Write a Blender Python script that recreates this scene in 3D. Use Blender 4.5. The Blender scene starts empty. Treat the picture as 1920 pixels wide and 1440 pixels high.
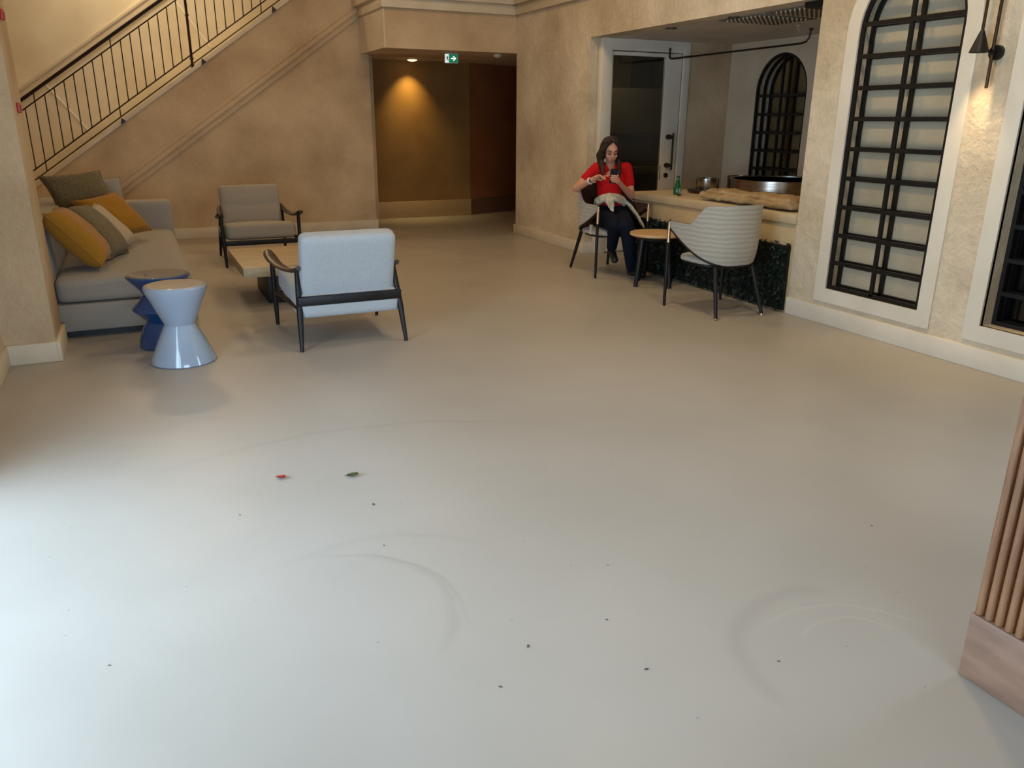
import bpy, bmesh, math, random
from mathutils import Vector, Matrix, Euler, noise
random.seed(7)
SC = bpy.context.scene
COL = SC.collection

# ------------------------------------------------------------------ camera
def make_camera():
    f, pi_, ro, ya, H = 1477.4, .3227454, .0062037, .4376257, 1.5
    d = Vector((math.sin(ya)*math.cos(pi_), math.cos(ya)*math.cos(pi_), -math.sin(pi_)))
    r = Vector((math.cos(ya), -math.sin(ya), 0))
    u = r.cross(d)
    r2 = r*math.cos(ro) + u*math.sin(ro)
    u2 = u*math.cos(ro) - r*math.sin(ro)
    cam = bpy.data.cameras.new('camera')
    cam.sensor_width = 36.0
    cam.lens = f*36.0/1920.0
    cam.clip_start = .05
    o = bpy.data.objects.new('camera', cam)
    COL.objects.link(o)
    o.matrix_world = Matrix(((r2.x, u2.x, -d.x, 0), (r2.y, u2.y, -d.y, 0), (r2.z, u2.z, -d.z, H), (0, 0, 0, 1)))
    SC.camera = o
make_camera()

# ------------------------------------------------------------------ world, lights, exposure
SC.view_settings.view_transform = 'Standard'
SC.view_settings.look = 'None'
SC.view_settings.gamma = 1.0
SC.view_settings.use_curve_mapping = False
SC.view_settings.exposure = 0.0
SC.cycles.max_bounces = 8
SC.cycles.diffuse_bounces = 5
SC.cycles.sample_clamp_indirect = 6.0
SC.cycles.caustics_reflective = False
SC.cycles.caustics_refractive = False
W = bpy.data.worlds.new('sky'); SC.world = W
W.use_nodes = True
W.node_tree.nodes['Background'].inputs[0].default_value = (.54, .755, 1.0, 1)
W.node_tree.nodes['Background'].inputs[1].default_value = 10.4

def light(name, typ, loc, energy, color, rot=(0, 0, 0), **kw):
    l = bpy.data.lights.new(name, typ)
    l.energy = energy; l.color = color
    for k, v in kw.items(): setattr(l, k, v)
    o = bpy.data.objects.new(name, l); COL.objects.link(o)
    o.location = loc; o.rotation_euler = rot
    return o
def portal(name, loc, rot, sx, sy):
    o = light(name, 'AREA', loc, 1, (1, 1, 1), rot, shape='RECTANGLE', size=sx, size_y=sy)
    o.data.cycles.is_portal = True
    return o
# daylight enters by the glazed entrance (left wall and the front wall behind the camera)
portal('daylight_portal_side', (-1.1, 2.5, 1.1), (0, math.radians(-90), 0), 2.2, 2.4)
portal('daylight_portal_front', (.55, -2.72, 1.1), (math.radians(90), 0, 0), 2.7, 2.2)
WARM = (1.0, .66, .31)
for (x, y, e) in ((.6, 9.6, 16), (2.6, 7.6, 20), (3.0, 8.0, 9), (3.2, 5.0, 32), (3.1, 2.8, 42), (1.0, 7.0, 4)):
    light('ceiling_downlight', 'AREA', (x, y, 4.3), e, WARM if y > 6 else (1.0, .74, .43), shape='DISK', size=.35)
light('stairwell_lamp', 'AREA', (.3, 12.0, 4.3), 44, (1.0, .78, .50), shape='DISK', size=.4)

# ------------------------------------------------------------------ helpers
def S(r, g, b):
    def f(c):
        c /= 255.0
        return c/12.92 if c <= .04045 else ((c+.055)/1.055)**2.4
    return (f(r), f(g), f(b), 1)

MATS = {}
def mat(name, rgb, rough=.6, metal=0.0, rgb2=None, nscale=4.0, bump=0.0, bscale=60.0, spec=.5, coat=0.0, emit=None, estr=0.0,
        stretch=(1, 1, 1), alpha=None, trans=0.0, detail=4.0, sheen=0.0, contrast=(.35, .65)):
    if name in MATS: return MATS[name]
    m = bpy.data.materials.new(name); m.use_nodes = True
    nt = m.node_tree; N = nt.nodes; L = nt.links
    b = N['Principled BSDF']
    b.inputs['Base Color'].default_value = rgb
    b.inputs['Roughness'].default_value = rough
    b.inputs['Metallic'].default_value = metal
    b.inputs['Specular IOR Level'].default_value = spec
    b.inputs['Coat Weight'].default_value = coat
    b.inputs['Sheen Weight'].default_value = sheen
    b.inputs['Transmission Weight'].default_value = trans
    if alpha is not None: b.inputs['Alpha'].default_value = alpha
    if emit:
        b.inputs['Emission Color'].default_value = emit
        b.inputs['Emission Strength'].default_value = estr
    tc = N.new('ShaderNodeTexCoord'); mp = N.new('ShaderNodeMapping')
    mp.inputs['Scale'].default_value = stretch
    L.new(tc.outputs['Object'], mp.inputs['Vector'])
    if rgb2:
        n = N.new('ShaderNodeTexNoise'); n.inputs['Scale'].default_value = nscale; n.inputs['Detail'].default_value = detail
        r = N.new('ShaderNodeValToRGB')
        r.color_ramp.elements[0].position = contrast[0]; r.color_ramp.elements[1].position = contrast[1]
        r.color_ramp.elements[0].color = rgb; r.color_ramp.elements[1].color = rgb2
        L.new(mp.outputs[0], n.inputs['Vector']); L.new(n.outputs['Fac'], r.inputs['Fac']); L.new(r.outputs['Color'], b.inputs['Base Color'])
    if bump:
        n2 = N.new('ShaderNodeTexNoise'); n2.inputs['Scale'].default_value = bscale; n2.inputs['Detail'].default_value = 5
        bp = N.new('ShaderNodeBump'); bp.inputs['Strength'].default_value = bump; bp.inputs['Distance'].default_value = .01
        L.new(mp.outputs[0], n2.inputs['Vector']); L.new(n2.outputs['Fac'], bp.inputs['Height']); L.new(bp.outputs['Normal'], b.inputs['Normal'])
    MATS[name] = m
    return m

def fabric(name, rgb, rgb2, weave=900.0, stripes=None):
    """woven cloth: fine two-way thread relief, optional horizontal ribs"""
    m = mat(name, rgb, .9, rgb2=rgb2, nscale=160, spec=.2, sheen=.15)
    nt = m.node_tree; N = nt.nodes; L = nt.links; b = N['Principled BSDF']
    tc = N.new('ShaderNodeTexCoord')
    n = N.new('ShaderNodeTexNoise'); n.inputs['Scale'].default_value = 260; n.inputs['Detail'].default_value = 2
    L.new(tc.outputs['Object'], n.inputs['Vector'])
    bp = N.new('ShaderNodeBump'); bp.inputs['Strength'].default_value = .3; bp.inputs['Distance'].default_value = .003
    h = n.outputs['Fac']
    if stripes:
        w = N.new('ShaderNodeTexWave'); w.wave_type = 'BANDS'; w.bands_direction = 'Z'; w.inputs['Scale'].default_value = stripes
        w.inputs['Distortion'].default_value = 2.6; w.inputs['Detail'].default_value = 2
        L.new(tc.outputs['Object'], w.inputs['Vector'])
        ad = N.new('ShaderNodeMath'); ad.operation = 'ADD'
        L.new(n.outputs['Fac'], ad.inputs[0]); L.new(w.outputs['Fac'], ad.inputs[1]); h = ad.outputs[0]
        r = N.new('ShaderNodeValToRGB'); r.color_ramp.elements[0].color = rgb; r.color_ramp.elements[1].color = rgb2
        L.new(w.outputs['Fac'], r.inputs['Fac']); L.new(r.outputs['Color'], b.inputs['Base Color'])
    L.new(h, bp.inputs['Height']); L.new(bp.outputs['Normal'], b.inputs['Normal'])
    return m

class MB:
    """collects shapes into one mesh"""
    def __init__(s): s.v = []; s.f = []
    def add(s, v, f):
        k = len(s.v); s.v += [tuple(p) for p in v]; s.f += [tuple(i+k for i in q) for q in f]; return s
    def box(s, a, b):
        (x0, y0, z0), (x1, y1, z1) = a, b
        return s.add([(x0, y0, z0), (x1, y0, z0), (x1, y1, z0), (x0, y1, z0), (x0, y0, z1), (x1, y0, z1), (x1, y1, z1), (x0, y1, z1)],
              [(3, 2, 1, 0), (4, 5, 6, 7), (0, 1, 5, 4), (1, 2, 6, 5), (2, 3, 7, 6), (3, 0, 4, 7)])
    def tube(s, pts, rad, n=10, flat=1.0, up=None, cap=True):
        pts = [Vector(p) for p in pts]
        if not hasattr(rad, '__len__'): rad = [rad]*len(pts)
        v = []; f = []; prev = None
        for i, p in enumerate(pts):
            t = (pts[min(i+1, len(pts)-1)] - pts[max(i-1, 0)]).normalized()
            if prev is None:
                ref = Vector(up) if up else (Vector((0, 0, 1)) if abs(t.z) < .9 else Vector((1, 0, 0)))
                a = (ref - t*ref.dot(t)).normalized()
            else:
                a = (prev - t*prev.dot(t)).normalized()
            prev = a; bb = t.cross(a)
            for k in range(n):
                th = 2*math.pi*k/n
                v.append(p + a*math.cos(th)*rad[i]*flat + bb*math.sin(th)*rad[i])
        for i in range(len(pts)-1):
            for k in range(n):
                f.append((i*n+k, i*n+(k+1) % n, (i+1)*n+(k+1) % n, (i+1)*n+k))
        if cap:
            f.append(tuple(range(n-1, -1, -1))); f.append(tuple((len(pts)-1)*n+k for k in range(n)))
        return s.add(v, f)
    def lathe(s, prof, n=32, c=(0, 0, 0)):
        v = []; f = []
        for (r, z) in prof:
            for k in range(n):
                t = 2*math.pi*k/n
                v.append((c[0]+r*math.cos(t), c[1]+r*math.sin(t), c[2]+z))
        for i in range(len(prof)-1):
            for k in range(n):
                f.append((i*n+k, i*n+(k+1) % n, (i+1)*n+(k+1) % n, (i+1)*n+k))
        f.append(tuple(range(n-1, -1, -1))); f.append(tuple((len(prof)-1)*n+k for k in range(n)))
        return s.add(v, f)
    def prism(s, poly, a, b, axis):
        """poly of 2D points extruded along axis ('x','y','z') from a to b"""
        def P(p, t):
            if axis == 'x': return (t, p[0], p[1])
            if axis == 'y': return (p[0], t, p[1])
            return (p[0], p[1], t)
        n = len(poly)
        v = [P(p, a) for p in poly] + [P(p, b) for p in poly]
        f = [tuple(range(n-1, -1, -1)), tuple(range(n, 2*n))] + [(i, (i+1) % n, n+(i+1) % n, n+i) for i in range(n)]
        return s.add(v, f)
    def build(s, name, m, parent=None, bevel=0.0, seg=2, smooth=False, angle=40, sub=0):
        me = bpy.data.meshes.new(name); me.from_pydata(s.v, [], s.f)
        bm = bmesh.new(); bm.from_mesh(me)
        bmesh.ops.recalc_face_normals(bm, faces=bm.faces)
        if bevel:
            es = [e for e in bm.edges if len(e.link_faces) == 2 and e.calc_face_angle(0) > math.radians(35)]
            bmesh.ops.bevel(bm, geom=es, offset=bevel, segments=seg, affect='EDGES', profile=.5, clamp_overlap=True)
        bm.to_mesh(me); bm.free()
        me.materials.append(m)
        o = bpy.data.objects.new(name, me); COL.objects.link(o)
        if smooth or bevel:
            me.polygons.foreach_set('use_smooth', [True]*len(me.polygons))
            me.set_sharp_from_angle(angle=math.radians(angle))
        if parent: o.parent = parent
        return o

def tag(o, label=None, cat=None, group=None, kind=None):
    if label: o['label'] = label
    if cat: o['category'] = cat
    if group: o['group'] = group
    if kind: o['kind'] = kind
    return o
def thing(name, label, cat, loc=(0, 0, 0), rz=0.0, group=None):
    o = bpy.data.objects.new(name, None); COL.objects.link(o)
    o.empty_display_size = .1
    o.location = loc; o.rotation_euler = (0, 0, rz)
    return tag(o, label, cat, group)
def copy_tree(o, parent=None):
    kids = list(o.children)
    c = o.copy(); COL.objects.link(c)
    c.parent = parent
    for k in kids: copy_tree(k, c)
    return c
def struct(o): o['kind'] = 'structure'; return o
def line_slab(outline, holes, axis, a, b):
    """flat outline with holes, thickened along axis"""
    bm = bmesh.new()
    def P(p, t): return (t, p[0], p[1]) if axis == 'x' else ((p[0], t, p[1]) if axis == 'y' else (p[0], p[1], t))
    loops = [outline]+holes
    es = []; vs = []
    for lp in loops:
        v = [bm.verts.new(P(p, a)) for p in lp]; vs.append(v)
        es += [bm.edges.new((v[i], v[(i+1) % len(v)])) for i in range(len(v))]
    bmesh.ops.triangle_fill(bm, use_beauty=True, use_dissolve=False, edges=es)
    bm.verts.index_update()
    idx = {v: i for i, v in enumerate(bm.verts)}
    V = [tuple(v.co) for v in bm.verts]
    F = [tuple(idx[v] for v in f.verts) for f in bm.faces]
    n = len(V)
    ax = 'xyz'.index(axis)
    V2 = [tuple(b if k == ax else c for k, c in enumerate(v)) for v in V]
    F2 = [tuple(i+n for i in reversed(f)) for f in F]
    side = []
    for lv in vs:
        ids = [idx[v] for v in lv]
        side += [(ids[i], ids[(i+1) % len(ids)], n+ids[(i+1) % len(ids)], n+ids[i]) for i in range(len(ids))]
    bm.free()
    return MB().add(V+V2, F+F2+side)
def arch(y0, y1, z0, zs, r=None, n=20):
    """outline of an arched opening: bottom z0, spring line zs"""
    c = (y0+y1)/2; rx = (y1-y0)/2; rz = r or rx
    return [(y0, z0), (y1, z0)] + [(c+rx*math.cos(math.pi*k/n), zs+rz*math.sin(math.pi*k/n)) for k in range(n+1)]

def capsule(p0, r0, p1, r1, n=14, m=5):
    p0 = Vector(p0); p1 = Vector(p1); d = p1-p0
    if d.length < 1e-6: d = Vector((0, 0, 1e-4))
    t = d.normalized()
    pts = []; rad = []
    for k in range(m):
        a = math.pi/2*(1-k/m); pts.append(p0 - t*r0*math.sin(a)); rad.append(max(r0*math.cos(a), 1e-4))
    pts.append(p0); rad.append(r0); pts.append(p1); rad.append(r1)
    for k in range(1, m+1):
        a = math.pi/2*k/m; pts.append(p1 + t*r1*math.sin(a)); rad.append(max(r1*math.cos(a), 1e-4))
    return pts, rad
def blob(name, prims, voxel, smooth, m, parent, ratio=None, fac=.5):
    """one continuous surface grown round tapered limbs and ellipsoids (coordinates local to the parent)"""
    mb = MB()
    for p in prims:
        if p[0] == 'c':
            pts, rad = capsule(*p[1:])
            mb.tube(pts, rad, 14)
        else:
            c, r, rot = Vector(p[1]), p[2], Euler(p[3] if len(p) > 3 else (0, 0, 0)).to_matrix()
            v = []; f = []; nn, mm = 18, 10
            for i in range(mm+1):
                ph = math.pi*i/mm
                for k in range(nn):
                    th = 2*math.pi*k/nn
                    q = Vector((r[0]*max(math.sin(ph), 1e-3)*math.cos(th), r[1]*max(math.sin(ph), 1e-3)*math.sin(th), -r[2]*math.cos(ph)))
                    v.append(c + rot @ q)
            for i in range(mm):
                for k in range(nn):
                    f.append((i*nn+k, i*nn+(k+1) % nn, (i+1)*nn+(k+1) % nn, (i+1)*nn+k))
            f.append(tuple(range(nn-1, -1, -1))); f.append(tuple(mm*nn+k for k in range(nn)))
            mb.add(v, f)
    o = mb.build(name, m, parent)
    md = o.modifiers.new('r', 'REMESH'); md.mode = 'VOXEL'; md.voxel_size = voxel; md.use_smooth_shade = True
    if smooth:
        sm = o.modifiers.new('s', 'SMOOTH'); sm.iterations = smooth; sm.factor = fac
    if ratio:
        de = o.modifiers.new('d', 'DECIMATE'); de.ratio = ratio
    dg = bpy.context.evaluated_depsgraph_get()
    me = bpy.data.meshes.new_from_object(o.evaluated_get(dg))
    o.modifiers.clear(); o.data = me
    me.name = name
    if not me.materials: me.materials.append(m)
    me.polygons.foreach_set('use_smooth', [True]*len(me.polygons))
    return o

# ------------------------------------------------------------------ materials
def plaster(name, a, b, pit=.35, bscale=28):
    m = mat(name, S(*a), .85, rgb2=S(*b), nscale=1.6, detail=9, spec=.25, contrast=(.3, .7))
    nt = m.node_tree; N = nt.nodes; L = nt.links; bs = N['Principled BSDF']
    tc = N.new('ShaderNodeTexCoord')
    n1 = N.new('ShaderNodeTexNoise'); n1.inputs['Scale'].default_value = bscale; n1.inputs['Detail'].default_value = 8; n1.inputs['Roughness'].default_value = .65
    n2 = N.new('ShaderNodeTexNoise'); n2.inputs['Scale'].default_value = 7; n2.inputs['Detail'].default_value = 4
    ad = N.new('ShaderNodeMath'); ad.operation = 'ADD'
    bp = N.new('ShaderNodeBump'); bp.inputs['Strength'].default_value = pit; bp.inputs['Distance'].default_value = .015
    L.new(tc.outputs['Object'], n1.inputs['Vector']); L.new(tc.outputs['Object'], n2.inputs['Vector'])
    L.new(n1.outputs['Fac'], ad.inputs[0]); L.new(n2.outputs['Fac'], ad.inputs[1])
    # pigment darker in the pits and lighter on the highs of the relief
    base_ = bs.inputs['Base Color'].links[0].from_socket
    mr = N.new('ShaderNodeMapRange'); mr.inputs['From Min'].default_value = .32; mr.inputs['From Max'].default_value = .66; mr.inputs['To Min'].default_value = 1-.13*pit; mr.inputs['To Max'].default_value = 1+.05*pit
    vs = N.new('ShaderNodeVectorMath'); vs.operation = 'SCALE'
    L.new(n1.outputs['Fac'], mr.inputs['Value']); L.new(base_, vs.inputs[0]); L.new(mr.outputs[0], vs.inputs['Scale']); L.new(vs.outputs[0], bs.inputs['Base Color'])
    L.new(ad.outputs[0], bp.inputs['Height']); L.new(bp.outputs['Normal'], bs.inputs['Normal'])
    return m
M_PL = plaster('beige plaster', (214, 190, 155), (182, 156, 123), .5)
M_PLR = plaster('rough pale plaster', (226, 211, 184), (190, 172, 142), .9, 20)
M_CREAM = mat('cream paint', S(216, 204, 180), .55, rgb2=S(206, 192, 166), nscale=3, spec=.35)
M_WHITE = mat('white paint', S(222, 214, 196), .5, rgb2=S(214, 205, 186), nscale=3, spec=.35)
M_STAIRW = mat('pale stair wall', S(226, 214, 186), .6, rgb2=S(214, 200, 170), nscale=2, detail=8, spec=.3)
M_CORR = mat('brown corridor wall', S(140, 104, 52), .6, rgb2=S(128, 92, 42), nscale=2, spec=.3, bump=.1, bscale=80)
M_CORR2 = mat('dark brown corridor wall', S(150, 90, 50), .6, rgb2=S(140, 80, 42), nscale=2, spec=.3)
M_CEILN = mat('grey niche ceiling', S(206, 199, 186), .6, rgb2=S(198, 190, 176), nscale=2)
M_BLACK = mat('black metal', S(15, 14, 13), .45, 0.0, rgb2=S(20, 18, 16), nscale=20, spec=.35)
M_IRON = mat('dark bronze rail', S(44, 30, 22), .45, .4, rgb2=S(36, 25, 19), nscale=20)
M_DARKWOOD = mat('ebony stained wood', S(20, 17, 16), .45, rgb2=S(28, 22, 19), nscale=14, stretch=(1, 6, 1), spec=.3)
M_ARMWOOD = mat('dark walnut', S(58, 40, 29), .38, rgb2=S(44, 30, 23), nscale=12, stretch=(6, 1, 1), spec=.5)
M_BRASS = mat('brushed brass', S(214, 182, 140), .28, .9, rgb2=S(200, 168, 126), nscale=30)
M_STEEL = mat('brushed steel', S(170, 160, 146), .26, 1.0, rgb2=S(140, 130, 118), nscale=6, stretch=(1, 1, 30))
M_GREY = fabric('light grey upholstery', S(176, 178, 178), S(162, 165, 166))
M_SOFA = fabric('taupe grey upholstery', S(158, 150, 138), S(146, 138, 126))
M_TWEED = fabric('ribbed grey tweed', S(168, 161, 147), S(182, 176, 163), stripes=8.5)
M_LEATHER = mat('brown leather', S(70, 46, 34), .5, rgb2=S(58, 38, 28), nscale=10, bump=.1, bscale=120)
M_MUST = fabric('mustard cloth', S(164, 116, 34), S(148, 102, 28))
M_BEIGE = fabric('beige cloth', S(180, 166, 140), S(168, 154, 128))

def olive_mat():
    m = fabric('crinkled olive cloth', S(122, 108, 76), S(100, 88, 60))
    nt = m.node_tree; N = nt.nodes; L = nt.links; b = N['Principled BSDF']
    tc = N.new('ShaderNodeTexCoord'); v = N.new('ShaderNodeTexVoronoi'); v.inputs['Scale'].default_value = 26; v.feature = 'DISTANCE_TO_EDGE'
    mp = N.new('ShaderNodeMapping'); mp.inputs['Scale'].default_value = (1, 2.2, 1)
    bp = N.new('ShaderNodeBump'); bp.inputs['Strength'].default_value = .8; bp.inputs['Distance'].default_value = .012
    L.new(tc.outputs['Object'], mp.inputs[0]); L.new(mp.outputs[0], v.inputs['Vector']); L.new(v.outputs['Distance'], bp.inputs['Height']); L.new(bp.outputs['Normal'], b.inputs['Normal'])
    return m
M_OLIVE = olive_mat()

def floor_mat():
    m = mat('pale microcement', S(172, 165, 155), .4, rgb2=S(161, 154, 143), nscale=.9, detail=7, spec=.4, contrast=(.3, .7))
    nt = m.node_tree; N = nt.nodes; L = nt.links; b = N['Principled BSDF']
    base = b.inputs['Base Color'].links[0].from_socket
    geo = N.new('ShaderNodeNewGeometry')
    wob = N.new('ShaderNodeTexNoise'); wob.inputs['Scale'].default_value = 2.2; wob.inputs['Detail'].default_value = 3
    L.new(geo.outputs['Position'], wob.inputs['Vector'])
    acc = None
    # scuff arcs left on the floor: centre, radius, half width, angular window (centre dir, cos limit), strength
    for (cx, cy, r, hw, dx, dy, lim, st) in ((1.75, 1.35, .33, .05, -.55, .8, .25, .5), (1.78, 1.30, .22, .012, .3, .95, .55, -.5), (1.72, 1.2, .40, .012, .4, .9, .6, -.45),
                                             (.35, 2.15, .42, .035, .85, .1, .55, .5), (.30, 2.1, .50, .015, .8, .5, .6, .5), (.7, 1.9, 1.85, .035, .1, 1, .75, .45), (.55, 2.0, .62, .03, .2, .9, .7, .35)):
        sub = N.new('ShaderNodeVectorMath'); sub.operation = 'SUBTRACT'; sub.inputs[1].default_value = (cx, cy, 0)
        L.new(geo.outputs['Position'], sub.inputs[0])
        ln = N.new('ShaderNodeVectorMath'); ln.operation = 'LENGTH'; L.new(sub.outputs[0], ln.inputs[0])
        nr = N.new('ShaderNodeVectorMath'); nr.operation = 'NORMALIZE'; L.new(sub.outputs[0], nr.inputs[0])
        dt = N.new('ShaderNodeVectorMath'); dt.operation = 'DOT_PRODUCT'; dd = Vector((dx, dy, 0)).normalized(); dt.inputs[1].default_value = dd
        L.new(nr.outputs[0], dt.inputs[0])
        w2 = N.new('ShaderNodeMath'); w2.operation = 'MULTIPLY_ADD'; w2.inputs[1].default_value = .12; L.new(wob.outputs['Fac'], w2.inputs[0]); L.new(ln.outputs['Value'], w2.inputs[2])
        d0 = N.new('ShaderNodeMath'); d0.operation = 'SUBTRACT'; d0.inputs[1].default_value = r+.06; L.new(w2.outputs[0], d0.inputs[0])
        ab = N.new('ShaderNodeMath'); ab.operation = 'ABSOLUTE'; L.new(d0.outputs[0], ab.inputs[0])
        mr = N.new('ShaderNodeMapRange'); mr.interpolation_type = 'SMOOTHSTEP'; mr.inputs['From Min'].default_value = hw; mr.inputs['From Max'].default_value = 0; L.new(ab.outputs[0], mr.inputs['Value'])
        m2 = N.new('ShaderNodeMapRange'); m2.interpolation_type = 'SMOOTHSTEP'; m2.inputs['From Min'].default_value = lim; m2.inputs['From Max'].default_value = min(lim+.3, 1); L.new(dt.outputs['Value'], m2.inputs['Value'])
        mu = N.new('ShaderNodeMath'); mu.operation = 'MULTIPLY'; L.new(mr.outputs[0], mu.inputs[0]); L.new(m2.outputs[0], mu.inputs[1])
        ms = N.new('ShaderNodeMath'); ms.operation = 'MULTIPLY'; ms.inputs[1].default_value = st*.16; L.new(mu.outputs[0], ms.inputs[0])
        if acc is None: acc = ms.outputs[0]
        else:
            a = N.new('ShaderNodeMath'); a.operation = 'ADD'; L.new(acc, a.inputs[0]); L.new(ms.outputs[0], a.inputs[1]); acc = a.outputs[0]
    # dust specks
    vo = N.new('ShaderNodeTexVoronoi'); vo.voronoi_dimensions = '2D'; vo.inputs['Scale'].default_value = 3.2; L.new(geo.outputs['Position'], vo.inputs['Vector'])
    sp = N.new('ShaderNodeMapRange'); sp.inputs['From Min'].default_value = .017; sp.inputs['From Max'].default_value = .008; L.new(vo.outputs['Distance'], sp.inputs['Value'])
    cs = N.new('ShaderNodeSeparateColor'); L.new(vo.outputs['Color'], cs.inputs[0])
    gt = N.new('ShaderNodeMath'); gt.operation = 'GREATER_THAN'; gt.inputs[1].default_value = .55; L.new(cs.outputs[0], gt.inputs[0])
    sm = N.new('ShaderNodeMath'); sm.operation = 'MULTIPLY'; L.new(sp.outputs[0], sm.inputs[0]); L.new(gt.outputs[0], sm.inputs[1])
    sk = N.new('ShaderNodeMath'); sk.operation = 'MULTIPLY_ADD'; sk.inputs[1].default_value = .25; L.new(sm.outputs[0], sk.inputs[0]); L.new(acc, sk.inputs[2])
    inv = N.new('ShaderNodeMath'); inv.operation = 'SUBTRACT'; inv.inputs[0].default_value = 1.0; L.new(sk.outputs[0], inv.inputs[1])
    mx = N.new('ShaderNodeVectorMath'); mx.operation = 'SCALE'; L.new(base, mx.inputs[0]); L.new(inv.outputs[0], mx.inputs['Scale'])
    L.new(mx.outputs[0], b.inputs['Base Color'])
    rn = N.new('ShaderNodeTexNoise'); rn.inputs['Scale'].default_value = 3; rn.inputs['Detail'].default_value = 5; L.new(geo.outputs['Position'], rn.inputs['Vector'])
    rr = N.new('ShaderNodeMapRange'); rr.inputs['To Min'].default_value = .3; rr.inputs['To Max'].default_value = .5; L.new(rn.outputs['Fac'], rr.inputs['Value']); L.new(rr.outputs[0], b.inputs['Roughness'])
    return m
M_FLOOR = floor_mat()
def glass_mat(name, tint, rough=.03):
    return mat(name, tint, rough, trans=1.0, spec=.5)
M_GLASS = glass_mat('clear glass', (.9, .93, .92, 1))
M_GREENGL = mat('green bottle glass', S(20, 118, 66), .1, trans=.45, spec=.6)
M_DARKGL = mat('black window glass', S(8, 8, 9), .08, spec=.6)

# ------------------------------------------------------------------ the setting
XR, YB, YL = 4.77, 11.27, 10.11
TOP = 4.4
floor = struct(MB().box((-2.6, -2.9, -.1), (7.6, 13.6, 0)).build('floor', M_FLOOR))
struct(MB().box((-2.6, -2.9, TOP), (7.6, 13.6, TOP+.1)).build('ceiling', M_WHITE))

NY0, NY1, NZ = 4.83, 8.2, 2.375            # the bar recess in the right wall
A1 = (3.62, 4.445); A2 = (2.335, 3.16)     # arched windows
AZ0, AZS = .278, 2.10
outline = [(-2.7, 0), (NY0, 0), (NY0, NZ), (NY1, NZ), (NY1, 0), (YL, 0), (YL, TOP), (-2.7, TOP)]
struct(line_slab(outline, [arch(*A1, AZ0, AZS), arch(*A2, AZ0, AZS), arch(.85, 1.68, AZ0, AZS)], 'x', XR, XR+.2).build('wall_right', M_PLR))
# lintel block over the corridor
struct(MB().box((3.0, YL, 2.335), (XR+.2, YB+.2, TOP)).build('wall_lintel', M_PL))
struct(MB().box((2.985, YL+.004, 2.337), (3.002, YB, 2.79)).build('trim_1', M_CREAM))
# stair wall with sloped top
SL = .705
def zl(x): return .71 + SL*(x+1.105)
XE = 3.1
struct(MB().prism([(-2.1, 0), (XE, 0), (XE, zl(XE)-.02), (-2.1, max(zl(-2.1)-.02, .01))], YB, YB+.2, 'y').build('wall_back', M_PL))
x0, x1 = -2.08, 2.99
struct(MB().prism([(x0, zl(x0)-.03), (x1, zl(x1)-.03), (x1, zl(x1)+.02), (x0, zl(x0)+.02)], YB-.035, YB+.22, 'y').build('trim_2', M_CREAM))
# string panel and its three-ridged moulding
x0 = -1.25
struct(MB().prism([(-2.05, .02), (x0, zl(x0)-.60), (x1, zl(x1)-.60), (x1, zl(x1)-.031), (-2.05, zl(-2.05)-.031)][1:4] + [(x0, zl(x0)-.031)], YB-.012, YB+.05, 'y').build('trim_3', M_PL))
mo = MB()
for (a, b, d) in ((-.60, -.665, .03), (-.665, -.735, .055), (-.735, -.815, .03)):
    xm = x0 - .0
    mo.prism([(xm, zl(xm)+b), (x1, zl(x1)+b), (x1, zl(x1)+a), (xm, zl(xm)+a)], YB-d, YB+.02, 'y')
struct(mo.build('trim_4', M_PL, bevel=.006))
# stair flight
st = thing('stairs', None, None); struct(st)
xs = -1.95; k = 0
while xs < 2.9:
    zt = zl(xs)-.02
    if zt > .05:
        MB().box((xs, YB+.2, zt-.17), (xs+.25, 12.4, zt)).build('tread', M_STAIRW, st, bevel=.006)
    xs += .2411
# wall behind the stair with sloped stone band
ws = struct(MB().box((-2.3, 12.45, 0), (XE+.1, 12.6, TOP)).build('wall_stair', M_STAIRW))
def zb(x): return 1.83 + .714*(x+1.22)
for (p, q) in (((-.90, 1.93), (-.47, 1.34)), ((.80, 3.0), (1.19, 2.43))):
    MB().prism([(p[0], p[1]), (p[0]+.016, p[1]+.010), (q[0]+.016, q[1]+.010), (q[0], q[1])], 12.442, 12.455, 'y').build('joint_strip', mat('white joint', S(240, 234, 214), .5), ws)
for (o1, o2, d) in ((0, -.05, .03), (-.05, -.165, .02)):
    xa, xb = -2.2, 2.3
    struct(MB().prism([(xa, zb(xa)+o2), (xb, zb(xb)+o2), (xb, zb(xb)+o1), (xa, zb(xa)+o1)], 12.45-d, 12.47, 'y').build('trim_5', M_CREAM, bevel=.004))
# corridor
struct(MB().box((XE+.1, 12.45, 0), (5.04, 12.6, 2.5)).build('wall_corridor', M_CORR))
struct(MB().prism([(5.04, 12.45), (6.9, 13.2), (6.9, 13.35), (5.04, 12.6)], 0, 2.5, 'z').build('wall_corridor_side', M_CORR2))
struct(MB().box((XE, YB+.2, 0), (XE+.1, 12.45, 2.5)).build('wall_corridor_left', M_PL))
struct(MB().box((6.9, 10.2, 0), (7.0, 13.35, 2.5)).build('wall_corridor_right', M_CORR2))
struct(MB().box((XR+.2, YL-.02, 0), (7.0, YL+.1, 2.5)).build('wall_corridor_near', M_CORR2))
struct(MB().box((3.0, YB+.2, 2.36), (7.0, 13.5, 2.5)).build('ceiling_corridor', M_CREAM))
struct(MB().box((XR+.2, YL-.02, 2.36), (7.0, YB+.2, 2.5)).build('ceiling_corridor', M_CREAM))
struct(MB().box((XE, YB+.2, 2.5), (XE+.1, 12.6, TOP)).build('wall_stair_end', M_STAIRW))
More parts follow.
